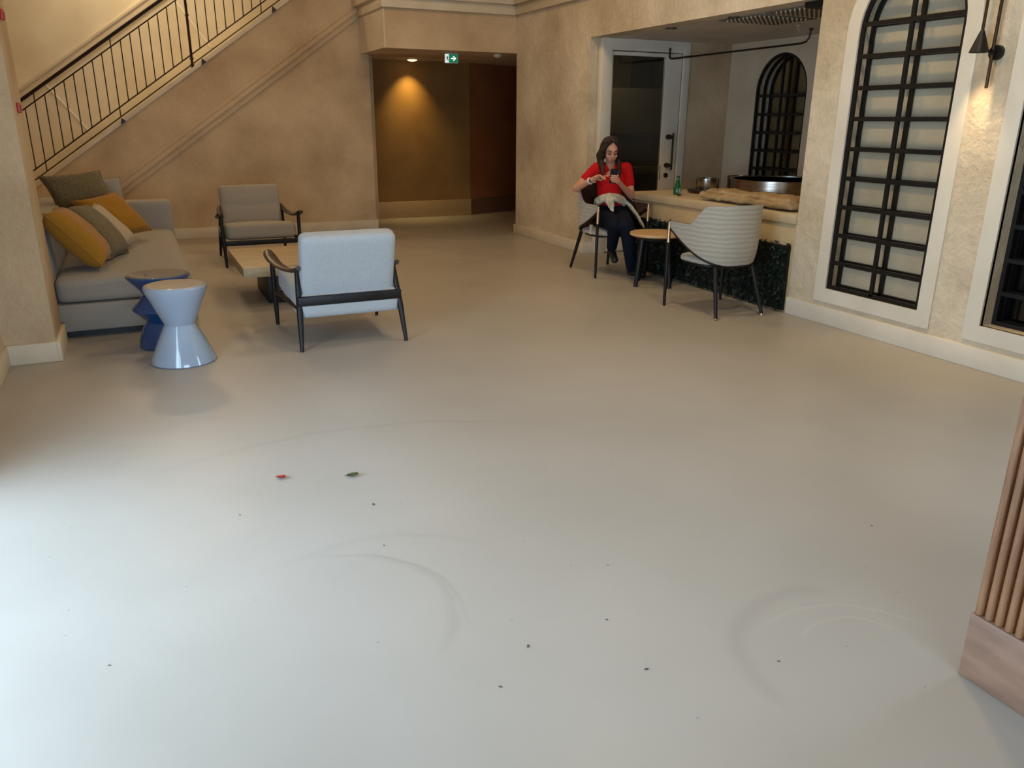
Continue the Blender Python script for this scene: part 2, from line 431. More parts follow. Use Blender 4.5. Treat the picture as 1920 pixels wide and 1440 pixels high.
struct(MB().box((3.2, 13.35, 0), (7.0, 13.5, 2.5)).build('wall_corridor_end', M_CORR2))
# niche behind the bar
DW = 8.13
struct(line_slab([(XR+.2, 0), (5.0, 0), (5.0, 2.27), (5.97, 2.27), (5.97, 0), (6.9, 0), (6.9, 2.6), (XR+.2, 2.6)], [], 'y', DW, DW+.1).build('wall_niche_left', M_PL))
AX = 6.68
struct(line_slab([(4.6, 0), (DW, 0), (DW, 2.6), (4.6, 2.6)], [arch(6.85, 7.65, .86, 1.83)], 'x', AX, AX+.3).build('wall_niche_back', M_CREAM))
struct(MB().box((XR+.2, 4.63, 0), (AX, NY0, 2.6)).build('wall_niche_right', M_PLR))
struct(MB().box((XR+.2, 4.63, NZ), (AX, DW, NZ+.1)).build('ceiling_niche', M_CEILN))
# kitchen behind the glazed door
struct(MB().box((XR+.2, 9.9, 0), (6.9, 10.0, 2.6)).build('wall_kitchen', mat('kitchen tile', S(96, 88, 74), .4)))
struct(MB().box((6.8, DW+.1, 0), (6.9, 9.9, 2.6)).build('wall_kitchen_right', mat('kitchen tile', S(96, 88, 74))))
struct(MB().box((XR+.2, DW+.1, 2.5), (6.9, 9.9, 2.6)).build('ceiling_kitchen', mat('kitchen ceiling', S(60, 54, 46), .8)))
# left side: entrance wall, pier, alcove
struct(line_slab([(-2.7, 0), (5.7, 0), (5.7, TOP), (-2.7, TOP)], [[(1.3, .02), (3.7, .02), (3.7, 2.2), (1.3, 2.2)]], 'x', -1.08, -.88).build('wall_left', M_PL))
struct(MB().box((-1.08, 5.7, 0), (-.59, 6.18, TOP)).build('wall_pier', M_PL, bevel=.006))
struct(MB().box((-2.4, 6.0, 0), (-1.08, 6.18, TOP)).build('wall_alcove_near', M_PL))
struct(MB().box((-2.5, 6.0, 0), (-2.3, 12.6, TOP)).build('wall_alcove_left', M_PL))
struct(line_slab([(-1.08, 0), (5.0, 0), (5.0, TOP), (-1.08, TOP)], [[(-.8, .02), (1.9, .02), (1.9, 2.2), (-.8, 2.2)]], 'y', -2.7, -2.55).build('wall_front', M_PL))
for k, (a, b) in enumerate((((-1.02, y, .02), (-.96, y+.05, 2.2)) for y in (1.3, 2.475, 3.65))):
    struct(MB().box(a, b).build('window_4', M_BLACK))
for x in (-.8, .525, 1.85):
    struct(MB().box((x, -2.66, .02), (x+.05, -2.6, 2.2)).build('window_5', M_BLACK))
# cornices
for (za, zc, d) in ((2.785, 2.90, .045), (2.90, 3.06, .10)):
    struct(MB().box((3.0-d, YL-d, za), (XR+.01, YB-.02, zc)).build('trim_6', M_CREAM, bevel=.004))
    struct(MB().box((XR-d, -2.55, za), (XR+.01, YL, zc)).build('trim_7', M_CREAM, bevel=.004))
# baseboards
def base(name, a, b, m=M_CREAM):
    return struct(MB().box(a, b).build(name, m, bevel=.005))
base('baseboard_back', (-2.0, YB-.022, 0), (XE-.004, YB+.01, .135))
base('baseboard_back', (XE-.005, YB-.022, 0), (XE+.022, YB+.22, .135))
base('baseboard_right', (XR-.022, NY1+.009, 0), (XR+.01, YL-.004, .125))
base('baseboard_right', (XR-.022, YL-.005, 0), (XR+.22, YL+.022, .125))
base('baseboard_right', (XR-.022, NY1-.022, 0), (XR+.19, NY1+.01, .125))
base('baseboard_right', (XR-.022, -2.5, 0), (XR+.01, NY0, .135), M_WHITE)
base('baseboard_corridor', (XE+.1, 12.425, 0), (5.045, 12.46, .258), mat('tan baseboard', S(170, 138, 88), .5))
struct(MB().prism([(5.03, 12.43), (6.9, 13.185), (6.9, 13.21), (5.03, 12.455)], 0, .258, 'z').build('baseboard_corridor', mat('brown baseboard', S(112, 76, 50), .5)))
base('baseboard_left', (-.9, 3.7, 0), (-.858, 5.7, .13))
base('baseboard_left', (-.88, 5.676, 0), (-.59, 5.71, .13))
base('baseboard_left', (-.594, 5.676, 0), (-.566, 6.2, .13))

# ------------------------------------------------------------------ arched lattice windows
def arch_bar(y0, y1, z0, zs, w, x, d):
    """frame bar following the arched outline: outer and inner loops, depth d"""
    a = arch(y0, y1, z0, zs); b = arch(y0+w, y1-w, z0+w, zs)
    n = len(a); v = []
    for X in (x, x+d): v += [(X, p[0], p[1]) for p in a] + [(X, p[0], p[1]) for p in b]
    f = []
    for i in range(n):
        j = (i+1) % n
        f += [(i, j, n+j, n+i), (2*n+i, 3*n+i, 3*n+j, 2*n+j), (i, 2*n+i, 2*n+j, j), (n+i, n+j, 3*n+j, 3*n+i)]
    return MB().add(v, f)
def lattice(win, y0, y1, z0, zs, hz, xs_, w, m, cy=None, dy=.02):
    cy = cy or (y0+y1)/2
    r = (y1-y0)/2
    for x in xs_:
        arch_bar(y0, y1, z0, zs, w, x, dy).build('frame', m, win)
        MB().box((x, cy-w/2, z0+w*.5), (x+dy, cy+w/2, zs+r-w*.5)).build('mullion', m, win)
        for z in hz:
            hw = r if z <= zs else math.sqrt(max(r*r-(z-zs)**2, 0))
            MB().box((x-.001, cy-hw+.008, z-w/2), (x+dy+.001, cy+hw-.008, z+w/2)).build('glazing_bar', m, win)
HZ1 = [2.15-.2085*k for k in range(9)]+[2.36]
def wall_window(name, A, panel, xs_, w, px=.125):
    win = bpy.data.objects.new(name, None); COL.objects.link(win); struct(win)
    o = arch(A[0]-.105, A[1]+.105, AZ0-.105, AZS)
    line_slab(o, [arch(A[0], A[1], AZ0, AZS)], 'x', XR-.014, XR+.02).build('casing', M_WHITE, win)
    line_slab(arch(A[0]-.002, A[1]+.002, AZ0-.002, AZS), [], 'x', XR+px, XR+.195).build('panel', panel, win)
    lattice(win, A[0], A[1], AZ0, AZS, HZ1, xs_, w, M_BLACK)
    return win
M_PANEL = plaster('pale stone panel', (192, 179, 152), (170, 157, 130), .4, 60)
wall_window('window_1', A1, M_PANEL, (XR+.002, XR+.095), .029)
wall_window('window_2', A2, M_DARKGL, (XR+.10, XR+.160), .027, .183)
win = bpy.data.objects.new('window_3', None); COL.objects.link(win); struct(win)
line_slab(arch(6.84, 7.66, .86, 1.83), [], 'x', AX+.26, AX+.29).build('panel', plaster('brown stone panel', (150, 124, 84), (120, 98, 64), .4, 40), win)
lattice(win, 6.85, 7.65, .86, 1.83, [1.785, 1.582, 1.383, 1.184, .981], (AX+.01, AX+.11, AX+.21), .028, M_BLACK)

# ------------------------------------------------------------------ door of the niche
door = bpy.data.objects.new('door_1', None); COL.objects.link(door); struct(door)
YF = DW-.03
line_slab([(4.87, 0), (5.0, 0), (5.0, 2.25), (5.97, 2.25), (5.97, 0), (6.06, 0), (6.06, NZ-.002), (4.87, NZ-.002)], [], 'y', YF, DW+.06).build('door_frame', M_WHITE, door, bevel=.006)
line_slab([(5.005, .01), (5.965, .01), (5.965, 2.24), (5.005, 2.24)], [[(5.03, .25), (5.74, .25), (5.74, 2.2), (5.03, 2.2)]], 'y', DW+.0, DW+.045).build('door_leaf', M_WHITE, door, bevel=.003)
MB().box((5.03, DW+.018, .25), (5.74, DW+.026, 2.2)).build('pane', M_GLASS, door)
hnd = MB().tube([(5.86, DW-.07, .95), (5.86, DW-.07, 1.37)], .011, 10).build('handle', M_IRON, door, smooth=True)
for z in (1.0, 1.325):
    MB().tube([(5.83, DW+.002, z), (5.83, DW-.05, z), (5.86, DW-.07, z)], [.03, .026, .012], 14).build('handle_mount', M_IRON, hnd, smooth=True)
MB().tube([(5.83, DW+.002, .885), (5.83, DW-.018, .885)], .027, 18).build('lock', M_IRON, door, smooth=True)
MB().box((5.742, DW-.004, .83), (5.75, DW+.002, 1.0)).build('latch_plate', M_BLACK, door)

light('kitchen_fill_light', 'AREA', (5.5, 8.6, 2.45), 2.2, (1, .85, .6), shape='DISK', size=.3)  # unseen fill light added so the hood shows faintly through the pane
hood = thing('kitchen_hood', 'grey metal kitchen hood seen through the glazed door pane', 'hood', (5.9, 9.4, 1.35))
MB().box((-.55, -.35, 0), (.55, .45, .55)).build('canopy', mat('dull steel', S(120, 112, 92), .4, .4), hood, bevel=.02)
MB().box((-.2, .0, .55), (.2, .4, 1.1)).build('duct', mat('dull steel', S(120, 112, 92)), hood, bevel=.01)
cb = thing('kitchen_counter', 'dim grey counter with dark oven behind the glazed door pane', 'counter', (5.9, 9.45, 0))
MB().box((-.8, -.4, 0), (.8, .4, .84)).build('body', mat('dark oven front', S(28, 26, 24), .3), cb, bevel=.01)
MB().box((-.82, -.43, .84), (.82, .4, .93)).build('worktop', mat('dull steel', S(120, 112, 92)), cb, bevel=.008)

# ------------------------------------------------------------------ stair railing
rail = thing('stair_railing', 'dark metal stair railing with slim balusters climbing to the right', 'railing', (0, YB, 0))
Y0 = .08
def sline(off, r, a, b, name, m=M_IRON, flat=1.0):
    return MB().tube([(a, Y0, zl(a)+off), (b, Y0, zl(b)+off)], r, 8, flat).build(name, m, rail, smooth=True)
sline(.965, .02, -1.9, 3.0, 'handrail')
sline(.855, .008, -1.9, 3.0, 'upper_rail'); sline(.165, .008, -1.9, 3.0, 'lower_rail'); sline(.055, .007, -1.9, 3.0, 'bottom_rail')
BS = .1121; bal = {}
for i in range(-7, 36):
    x = -.94 + BS*i
    if zl(x) < .1: continue
    kind = 'post' if i % 16 == 0 and i else ('long' if i % 8 == 0 else 'short')
    if kind not in bal:
        a, b = {'post': (-.0, .96), 'long': (.055, .96), 'short': (.165, .855)}[kind]
        mb = MB().tube([(0, 0, a), (0, 0, b)], .016 if kind == 'post' else .0065, 8)
        if kind == 'post':
            for z in (.05, .12, .62): mb.tube([(0, 0, z-.015), (0, 0, z), (0, 0, z+.015)], [.016, .026, .016], 8)
        o = mb.build('newel_post' if kind == 'post' else 'baluster', M_IRON, rail, smooth=True); bal[kind] = o
    else:
        o = bal[kind].copy(); COL.objects.link(o); o.parent = rail
    o.location = (x, Y0, zl(x))
for x in (-.05, .953, 1.862):
    MB().prism([(x, zl(x)-.03), (x+.06, zl(x)+.01), (x+.01, zl(x)+.05)], -.055, -.02, 'y').build('bracket', M_IRON, rail)

# ------------------------------------------------------------------ ceiling fittings, sign
ex = thing('exit_sign', 'lit green and white exit sign hanging under the corridor lintel', 'sign', (4.02, 10.55, 2.215), math.radians(-8))
MB().box((-.092, 0, 0), (.092, .025, .118)).build('housing', mat('white plastic', S(225, 225, 220), .4), ex, bevel=.004)
MB().box((-.084, -.004, .008), (-.034, .002, .110)).build('figure_panel', mat('lit white panel', S(235, 240, 235), .4, emit=S(235, 245, 240), estr=.75), ex)
MB().box((-.032, -.004, .008), (.084, .002, .110)).build('arrow_panel', mat('lit green panel', S(0, 112, 78), .4, emit=S(0, 112, 78), estr=.7), ex)
MW = mat('lit white mark', S(240, 245, 240), .4, emit=S(240, 248, 244), estr=.9); MG = mat('green mark', S(0, 84, 60), .5)
MB().prism([(-.006, .051), (.038, .051), (.018, .030), (.034, .030), (.066, .059), (.034, .088), (.018, .088), (.038, .067), (-.006, .067)], -.0055, -.003, 'y').build('arrow', MW, ex)
mb = MB().prism([(-.052, .092), (-.046, .098), (-.041, .092), (-.046, .086)], -.0055, -.003, 'y')
for q in ([(-.060, .082), (-.048, .086), (-.044, .058), (-.056, .056)], [(-.056, .058), (-.046, .058), (-.040, .040), (-.048, .040)], [(-.048, .040), (-.040, .042), (-.044, .020), (-.052, .020)],
          [(-.058, .060), (-.050, .056), (-.068, .036), (-.074, .042)], [(-.062, .082), (-.056, .076), (-.074, .062), (-.078, .068)], [(-.046, .082), (-.044, .074), (-.036, .066), (-.035, .072)]):
    mb.prism(q, -.0055, -.003, 'y')
mb.build('running_figure', MG, ex)
MB().tube([(0, .012, .116), (0, .012, .12)], .02, 12).build('mount', mat('white plastic', S(225, 225, 220)), ex)

dl = thing('ceiling_spotlight', 'glowing warm recessed spotlight in the corridor ceiling', 'spotlight', (4.02, 12.20, 2.36))
MB().lathe([(.07, .0), (.085, .0), (.085, -.008), (.07, -.008)], 24).build('ring', M_CREAM, dl, smooth=True)
MB().lathe([(.001, -.028), (.04, -.024), (.07, -.010), (.07, -.002), (.001, -.002)], 24).build('lens', mat('glowing lens', (1, .8, .5, 1), .4, emit=(1, .62, .22, 1), estr=9), dl)
light('corridor_spot', 'SPOT', (4.02, 12.20, 2.33), 90, (1, .72, .27), (math.radians(16), 0, 0), spot_size=math.radians(84), spot_blend=1.0, shadow_soft_size=.04)
sd = thing('smoke_detector', 'small white smoke detector under the lintel', 'detector', (4.62, 10.4, 2.335))
MB().lathe([(.055, 0), (.055, -.02), (.04, -.035), (.02, -.04), (.001, -.04)], 20).build('body', M_WHITE, sd, smooth=True)
MB().lathe([(.012, -.04), (.012, -.046), (.001, -.046)], 12).build('sensor', M_CREAM, sd)

# wall sconce
sc_ = thing('wall_sconce', 'black pivoting wall sconce with small cone shade between the arched windows', 'sconce', (XR, 3.385, 1.90))
MB().tube([(0.0, 0, 0), (-.03, 0, 0)], .042, 24).build('wall_disc', M_BLACK, sc_, smooth=True)
MB().tube([(-.05, 0, -.20), (-.05, 0, .75)], .010, 10).build('rod', mat('bronze rod', S(70, 50, 34), .35, .8), sc_, smooth=True)
MB().tube([(-.02, 0, 0), (-.06, 0, 0)], .016, 12).build('pivot', M_BLACK, sc_, smooth=True)
MB().tube([(-.11, .045, .10), (-.11, .045, .75), (-.05, 0, .76)], .009, 10).build('stem', mat('bronze rod', S(70, 50, 34)), sc_, smooth=True)
sh = MB(); n = 24
sh.lathe([(.012, .12), (.018, .105), (.055, .0), (.052, .0), (.015, .10), (.010, .10)], n, (-.11, .045, -.0)).build('cone_shade', M_BLACK, sc_, smooth=True)
MB().lathe([(.001, .03), (.03, .03), (.03, .036), (.001, .036)], 16, (-.11, .045, 0)).build('bulb', mat('warm bulb', (1, .85, .6, 1), .4, emit=(1, .7, .35, 1), estr=8), sc_)
light('sconce_spot', 'SPOT', (XR-.11, 3.43, 1.90), 25, (1, .72, .38), (0, math.radians(-2), 0), spot_size=math.radians(62), spot_blend=1.0, shadow_soft_size=.03)

# niche ceiling fittings
for i, (x, y, lab) in enumerate(((4.88, 6.91, 'small round ceiling spot over the bar, nearer the glazed door'), (4.86, 5.95, 'small round ceiling spot over the bar, nearer the air grille'))):
    t = thing('ceiling_spot', lab, 'spotlight', (x+.12, y+.12, NZ), 0, 'unlit spots over the bar')
    MB().lathe([(.04, .0), (.055, .0), (.055, -.01), (.04, -.01)], 24).build('ring', mat('dark ring', S(70, 64, 56), .4, .5), t, smooth=True)
    MB().lathe([(.001, -.003), (.04, -.003), (.04, -.001), (.001, -.001)], 24).build('lens', mat('dull lens', S(150, 142, 128), .3), t)
vent = thing('air_grille', 'long slotted air grille with slanted blades in the ceiling above the bar', 'vent', (5.0, 5.45, NZ))
MVENT = mat('pale vent blade', S(206, 196, 174), .5)
for (xa, xb, ya, yb) in ((-.02, .64, -.52, .24), (.0, .66, .33, .86)):
    MB().box((xa, ya, -.010), (xb, yb, -.001)).build('frame', mat('shaded grille back', S(112, 104, 90), .7), vent, bevel=.003)
    c = ya-xb+.03
    while c < yb-xa-.03:
        p0 = max(xa+.02, ya+.02-c); p1 = min(xb-.02, yb-.02-c)
        if p1-p0 > .05:
            d = .009
            MB().prism([(p0, p0+c-d), (p1, p1+c-d), (p1, p1+c+d), (p0, p0+c+d)], -.022, -.009, 'z').build('blade', MVENT, vent)
        c += .052
bx = thing('ceiling_box', 'black box fitting on the niche ceiling edge', 'fitting', (4.9, 4.98, NZ))
MB().box((-.05, -.13, -.04), (.16, .12, 0)).build('housing', M_BLACK, bx, bevel=.004)
MB().box((-.03, -.11, -.045), (.14, .10, -.038)).build('cover', mat('dark cover', S(18, 17, 16), .6), bx)
rod = thing('hanging_rail', 'thin black bent hanging rail below the niche ceiling', 'rail', (5.75, 8.08, 2.18))
P = [(0, 0, .10), (0, 0, .02), (.004, -.015, .004), (.012, -.04, 0), (.44, -1.57, .063), (.455, -1.63, .075), (.463, -1.66, .11), (.468, -1.67, .192)]
MB().tube(P, .010, 8).build('rail_tube', M_IRON, rod, smooth=True)
MB().lathe([(.02, .0), (.02, -.015), (.008, -.015)], 12, (.468, -1.67, .195)).build('ceiling_mount', M_IRON, rod)
MB().lathe([(.014, .0), (.014, .02), (.001, .02)], 12, (0, 0, .095)).build('end_mount', M_IRON, rod)
hk = thing('ceiling_hook', 'small pale hook on the niche ceiling', 'hook', (5.92, 6.28, NZ))
MB().tube([(0, 0, 0), (0, 0, -.03), (.02, 0, -.045), (.035, 0, -.03)], .004, 8).build('hook', M_WHITE, hk)
MB().lathe([(.02, 0), (.02, -.006), (.001, -.006)], 12).build('plate', M_WHITE, hk)

# red fittings on the pier
for (y, z, lab) in ((5.90, 1.555, 'red plastic alarm fitting on the left pier, the lower one'), (5.90, 2.075, 'red plastic alarm fitting on the left pier, the upper one')):
    t = thing('alarm_fitting', lab, 'alarm', (-.59, y, z), 0, 'red alarm fittings on the pier')
    MB().box((0, -.03, -.03), (.02, .03, .03)).build('body', mat('red plastic', S(176, 50, 30), .4), t, bevel=.006)
    MB().box((.02, -.02, -.015), (.024, .02, .015)).build('cover', mat('dark red plastic', S(140, 36, 24), .4), t)

# ------------------------------------------------------------------ bar
bar = thing('bar_counter', 'beige plastered bar counter filling the recess in the right wall', 'counter', (4.75, 6.0, 0))
MB().box((0, NY0-6+.002, .72), (1.5, 1.2, .80)).build('worktop', mat('pale bar top', S(196, 178, 142), .5, rgb2=S(184, 164, 128), nscale=5), bar, bevel=.012)
MB().box((.02, NY0-6+.002, .0), (1.4, 1.18, .72)).build('body', mat('beige bar front', S(190, 168, 128), .6, rgb2=S(178, 156, 116), nscale=3), bar, bevel=.006)
hd = thing('leaf_panel', 'dark green artificial ivy panel on the bar front above the floor', 'hedge', (4.77, 4.86, .015))
LEN = 2.30
MB().box((-.028, .0, .0), (-.002, LEN, .53)).build('backing', mat('black backing', S(10, 14, 11), .9), hd)
lv = MB()
for i in range(3600):
    y = random.uniform(-.01, LEN+.02); z = random.uniform(.0, .55); x = -.028-random.uniform(.0, .038)*(.4+.6*min(1, (z+.1)/.25))
    s = random.uniform(.012, .024)
    e = Euler((random.uniform(-1.2, 1.2), random.uniform(-1.0, .6), random.uniform(-1, 1))).to_matrix()
    pts = [(0, -s*.5, 0), (-.004, 0, -s), (0, s*.5, 0), (.0, s*.25, s*.8), (-.005, 0, s*1.2), (0, -s*.25, s*.8)]
    lv.add([Vector((x, y, z))+e @ Vector(p) for p in pts], [(0, 1, 2), (0, 2, 3, 5), (5, 3, 4)])
o = lv.build('ivy_leaves', mat('ivy leaf', S(14, 26, 17), .5, rgb2=S(26, 42, 29), nscale=30, spec=.3), hd); o['kind'] = 'stuff'

# things on the bar
bt = thing('glass_bottle', 'small green glass bottle standing on the bar top', 'bottle', (4.95, 6.68, .80))
MB().lathe([(.001, 0), (.036, 0), (.039, .01), (.037, .05), (.027, .10), (.016, .145), (.0145, .165), (.0145, .18), (.011, .18), (.011, .16), (.02, .11), (.033, .05), (.034, .015), (.001, .01)], 24).build('glass', M_GREENGL, bt, smooth=True)
MB().lathe([(.017, .165), (.017, .183), (.001, .185)], 16).build('cap', mat('dark green cap', S(16, 52, 34), .4), bt)
cp = thing('drinking_glass', 'tiny clear glass beside the green bottle on the bar', 'glass', (4.90, 6.58, .80))
MB().lathe([(.001, 0), (.02, 0), (.024, .07), (.022, .07), (.018, .008), (.001, .008)], 20).build('tumbler', M_GLASS, cp, smooth=True)
MB().lathe([(.0195, .002), (.021, .02), (.001, .02)], 16).build('water', mat('pale drink', S(220, 215, 200), .1), cp)

def ring_pan(name, label, loc, r, h, mw=M_STEEL, floor_=True, rim=True):
    t = thing(name, label, 'bowl', loc)
    MB().lathe([(r*.98, 0), (r, .004), (r, h), (r-.008, h), (r-.008, .012), (.001, .012)] if floor_ else [(r, 0), (r, h), (r-.008, h), (r-.008, 0)], 64).build('wall', mw, t, smooth=True, angle=30)
    MB().lathe([(r+.004, h-.006), (r+.004, h+.004), (r-.010, h+.004), (r-.010, h-.006)], 64).build('rim', mw, t, smooth=True, angle=30)
    return t
ring_pan('metal_basin', 'large round brushed metal basin resting on brown wrapping on the bar', (5.47, 5.80, .880), .45, .115)
ring_pan('metal_basin', 'small brushed metal pot with dark base behind the wrapping on the bar', (5.37, 6.74, .84), .115, .105)
t = thing('pot_stand', 'dark red round stand under the small metal pot on the bar', 'stand', (5.34, 6.76, .80))
MB().lathe([(.001, 0), (.15, 0), (.165, .03), (.13, .04), (.001, .04)], 32).build('dish', mat('dark red lacquer', S(48, 24, 20), .35), t, smooth=True)
MB().lathe([(.168, .026), (.168, .034), (.158, .036), (.158, .028)], 32).build('rim', M_BLACK, t)
ring_pan('metal_basin', 'tall pale metal cylinder between the small pot and the large basin', (5.66, 6.60, .80), .12, .17)

def crumple(o, amp, scale, seed=0):
    for v in o.data.vertices:
        p = v.co*scale + Vector((seed*7.1, seed*3.3, 0))
        v.co += Vector((noise.noise(p), noise.noise(p+Vector((31, 0, 0))), noise.noise(p+Vector((0, 47, 0)))))*amp
        p = p*2.7
        v.co += Vector((noise.noise(p), noise.noise(p+Vector((31, 0, 0))), noise.noise(p+Vector((0, 47, 0)))))*amp*.5
def creases(o, seed=0):
    """sharp folds of stiff wrapping"""
    for v in o.data.vertices:
        p = v.co*11 + Vector((seed*5.3, seed*2.9, 0)); q = v.co*27 + Vector((0, seed*4.1, 9))
        r = (.5-abs(noise.noise(p)))*.034 + (.5-abs(noise.noise(q)))*.012
        n = Vector((noise.noise(p+Vector((17, 0, 0))), noise.noise(p+Vector((0, 23, 0))), .55+noise.noise(p+Vector((0, 0, 29)))*.5))
        v.co += n*(r-.016)
def soft_box(name, c, h, m, parent, r=.03, n=24, amp=0, scale=6, seed=0):
    """rounded box dense enough to crumple"""
    bm = bmesh.new()
    bmesh.ops.create_cube(bm, size=2)
    bmesh.ops.subdivide_edges(bm, edges=bm.edges[:], cuts=n, use_grid_fill=True)
    for v in bm.verts:
        q = Vector((v.co.x*h[0], v.co.y*h[1], v.co.z*h[2]))
        inn = Vector([max(-hh+r, min(hh-r, cc)) for cc, hh in zip(q, h)])
        d = q-inn
        if d.length > 1e-6: q = inn + d.normalized()*r
        v.co = q + Vector(c)
    me = bpy.data.meshes.new(name); bm.to_mesh(me); bm.free(); me.materials.append(m)
    me.polygons.foreach_set('use_smooth', [True]*len(me.polygons))
    o = bpy.data.objects.new(name, me); COL.objects.link(o); o.parent = parent
    if amp: crumple(o, amp, scale, seed)
    return o
wr = thing('wrapping_bundle', 'crumpled brown wrapping bundle lying on the bar under the large basin', 'bundle', (5.40, 5.56, .815))
MWR = mat('brown wrapping', S(172, 146, 106), .8, rgb2=S(150, 124, 86), nscale=9, bump=.5, bscale=14)
soft_box('lower_fold', (0, 0, .032), (.60, .60, .03), MWR, wr, .025, 44, .012, 7, 1)
soft_box('upper_fold', (-.43, -.02, .062), (.14, .55, .026), MWR, wr, .028, 44, .016, 8, 2)
soft_box('rear_fold', (.57, .08, .10), (.09, .52, .05), MWR, wr, .04, 40, .016, 7, 3)
for k_, o_ in enumerate(wr.children): creases(o_, k_+1)

# ------------------------------------------------------------------ lounge armchairs
def lerp(a, b, t): return tuple(p+(q-p)*t for p, q in zip(a, b))
def make_armchair(label, m):
    t = thing('armchair', label, 'armchair')
    # local frame: front towards +y, origin on the floor below the seat centre
    for s in (-1, 1):
        MB().tube([(s*.39, .43, 0), (s*.392, .425, .22), (s*.398, .40, .525)], [.013, .021, .017], 12).build('leg', M_DARKWOOD, t, smooth=True)
        MB().tube([(s*.368, -.42, 0), (s*.352, -.36, .25), (s*.335, -.27, .52)], [.013, .022, .018], 12).build('leg', M_DARKWOOD, t, smooth=True)
        # arm: wave-shaped, paddle wide at the front
        pts = [(s*.340, -.36, .560), (s*.343, -.31, .543), (s*.352, -.20, .517), (s*.368, -.02, .498), (s*.388, .17, .497), (s*.402, .30, .512), (s*.410, .40, .538), (s*.412, .455, .556), (s*.412, .475, .560)]
        wid = [.018, .026, .030, .033, .040, .046, .045, .032, .012]
        v = []; f = []; n = 10
        for i, (p, w) in enumerate(zip(pts, wid)):
            for k in range(n):
                th = 2*math.pi*k/n
                v.append((p[0]+w*math.cos(th), p[1], p[2]+.015*math.sin(th)))
        for i in range(len(pts)-1):
            for k in range(n): f.append((i*n+k, i*n+(k+1) % n, (i+1)*n+(k+1) % n, (i+1)*n+k))
        f.append(tuple(range(n))); f.append(tuple((len(pts)-1)*n+k for k in range(n)))
        MB().add(v, f).build('armrest', M_ARMWOOD, t, smooth=True, angle=60)
        MB().tube([(s*.352, -.34, .285), (s*.385, .41, .265)], .016, 8, 1.3).build('side_rail', M_DARKWOOD, t, smooth=True)
    MB().box((-.36, -.375, .300), (.36, -.345, .365)).build('rear_rail', M_DARKWOOD, t, bevel=.006)
    MB().box((-.39, .40, .222), (.39, .43, .272)).build('front_rail', M_DARKWOOD, t, bevel=.006)
    # seat cushion, sloping down to the back
    o = soft_box('seat_cushion', (0, 0, 0), (.365, .40, .085), m, t, .05, 14)
    for v in o.data.vertices:
        if v.co.z > 0: v.co.z += .018*(1-(v.co.x/.365)**2)*(1-(v.co.y/.4)**2)
    o.location = (0, .03, .325); o.rotation_euler = (math.radians(6), 0, 0)
    o = soft_box('back_cushion', (0, 0, 0), (.325, .065, .235), m, t, .045, 14)
    for v in o.data.vertices:
        if v.co.y > 0: v.co.y += .02*(1-(v.co.x/.33)**2)*(1-(v.co.z/.235)**2) - .012*math.exp(-(v.co.z/.03)**2)
    o.location = (0, -.315, .56); o.rotation_euler = (math.radians(17), 0, 0)
    for x in (-.11, .11):
        b = MB().lathe([(.001, .003), (.008, .003), (.010, 0), (.001, 0)], 12).build('button', m, o, smooth=True)
        b.location = (x, .068, 0); b.rotation_euler = (math.radians(-90), 0, 0)
    return t
a1 = make_armchair('light grey upholstered armchair with dark wood arms, its back turned to the room', M_GREY)
a1.location = (1.255, 5.68, 0)
a2 = copy_tree(a1); a2.location = (1.17, 9.25, 0); a2.rotation_euler = (0, 0, math.pi)
a2['label'] = 'taupe grey armchair facing the room beyond the coffee table'
for p in a2.children:
    if 'cushion' in p.name:
        p.data = p.data.copy(); p.data.materials[0] = M_SOFA
        for q in p.children: q.data = q.data.copy(); q.data.materials[0] = M_SOFA

# ------------------------------------------------------------------ coffee table
ct = thing('coffee_table', 'low beige travertine coffee table between the two armchairs', 'table', (1.17, 7.22, 0))
MB().box((-.46, -.55, .27), (.46, .55, .35)).build('tabletop', mat('travertine', S(186, 166, 132), .5, rgb2=S(160, 140, 106), nscale=5, stretch=(1, 5, 3), detail=8, bump=.2, bscale=30), ct, bevel=.004)
MB().box((-.25, -.34, 0), (.25, .34, .27)).build('base', M_BLACK, ct, bevel=.004)

# ------------------------------------------------------------------ ceramic stools
def stool(label, prof, m, mt, loc):
    t = thing('ceramic_stool', label, 'stool', loc, 0, 'glazed ceramic stools')
    MB().lathe(prof, 56).build('body', m, t, smooth=True, angle=28)
    r, z = prof[-2]
    MB().lathe([(r-.012, z-.001), (r-.014, z+.0045), (.001, z+.006)], 56).build('top_disc', mt, t, smooth=True)
    return t
MGL = mat('grey blue glaze', S(152, 166, 182), .12, rgb2=S(144, 158, 174), nscale=3, coat=.6, spec=.6)
MBL = mat('deep blue glaze', S(18, 66, 118), .22, rgb2=S(14, 56, 104), nscale=3, coat=.4, spec=.6)
stool('pale grey blue hourglass ceramic stool, the nearer of the two beside the sofa',
      [(.001, 0), (.19, 0), (.20, .008), (.194, .035), (.156, .12), (.110, .215), (.093, .25), (.098, .262), (.132, .34), (.170, .43), (.189, .475), (.191, .492), (.184, .501), (.001, .502)], MGL, mat('pale stool top', S(176, 168, 158), .18, coat=.5), (.150, 5.37, 0))
stool('deep blue zigzag ceramic stool partly hidden behind the grey one',
      [(.001, 0), (.168, 0), (.176, .008), (.168, .05), (.136, .14), (.108, .175), (.140, .215), (.190, .262), (.190, .270), (.146, .315), (.110, .36), (.132, .40), (.198, .475), (.205, .488), (.197, .496), (.001, .497)], MBL, mat('blue stool top', S(96, 100, 110), .15, coat=.5), (.065, 5.83, 0))

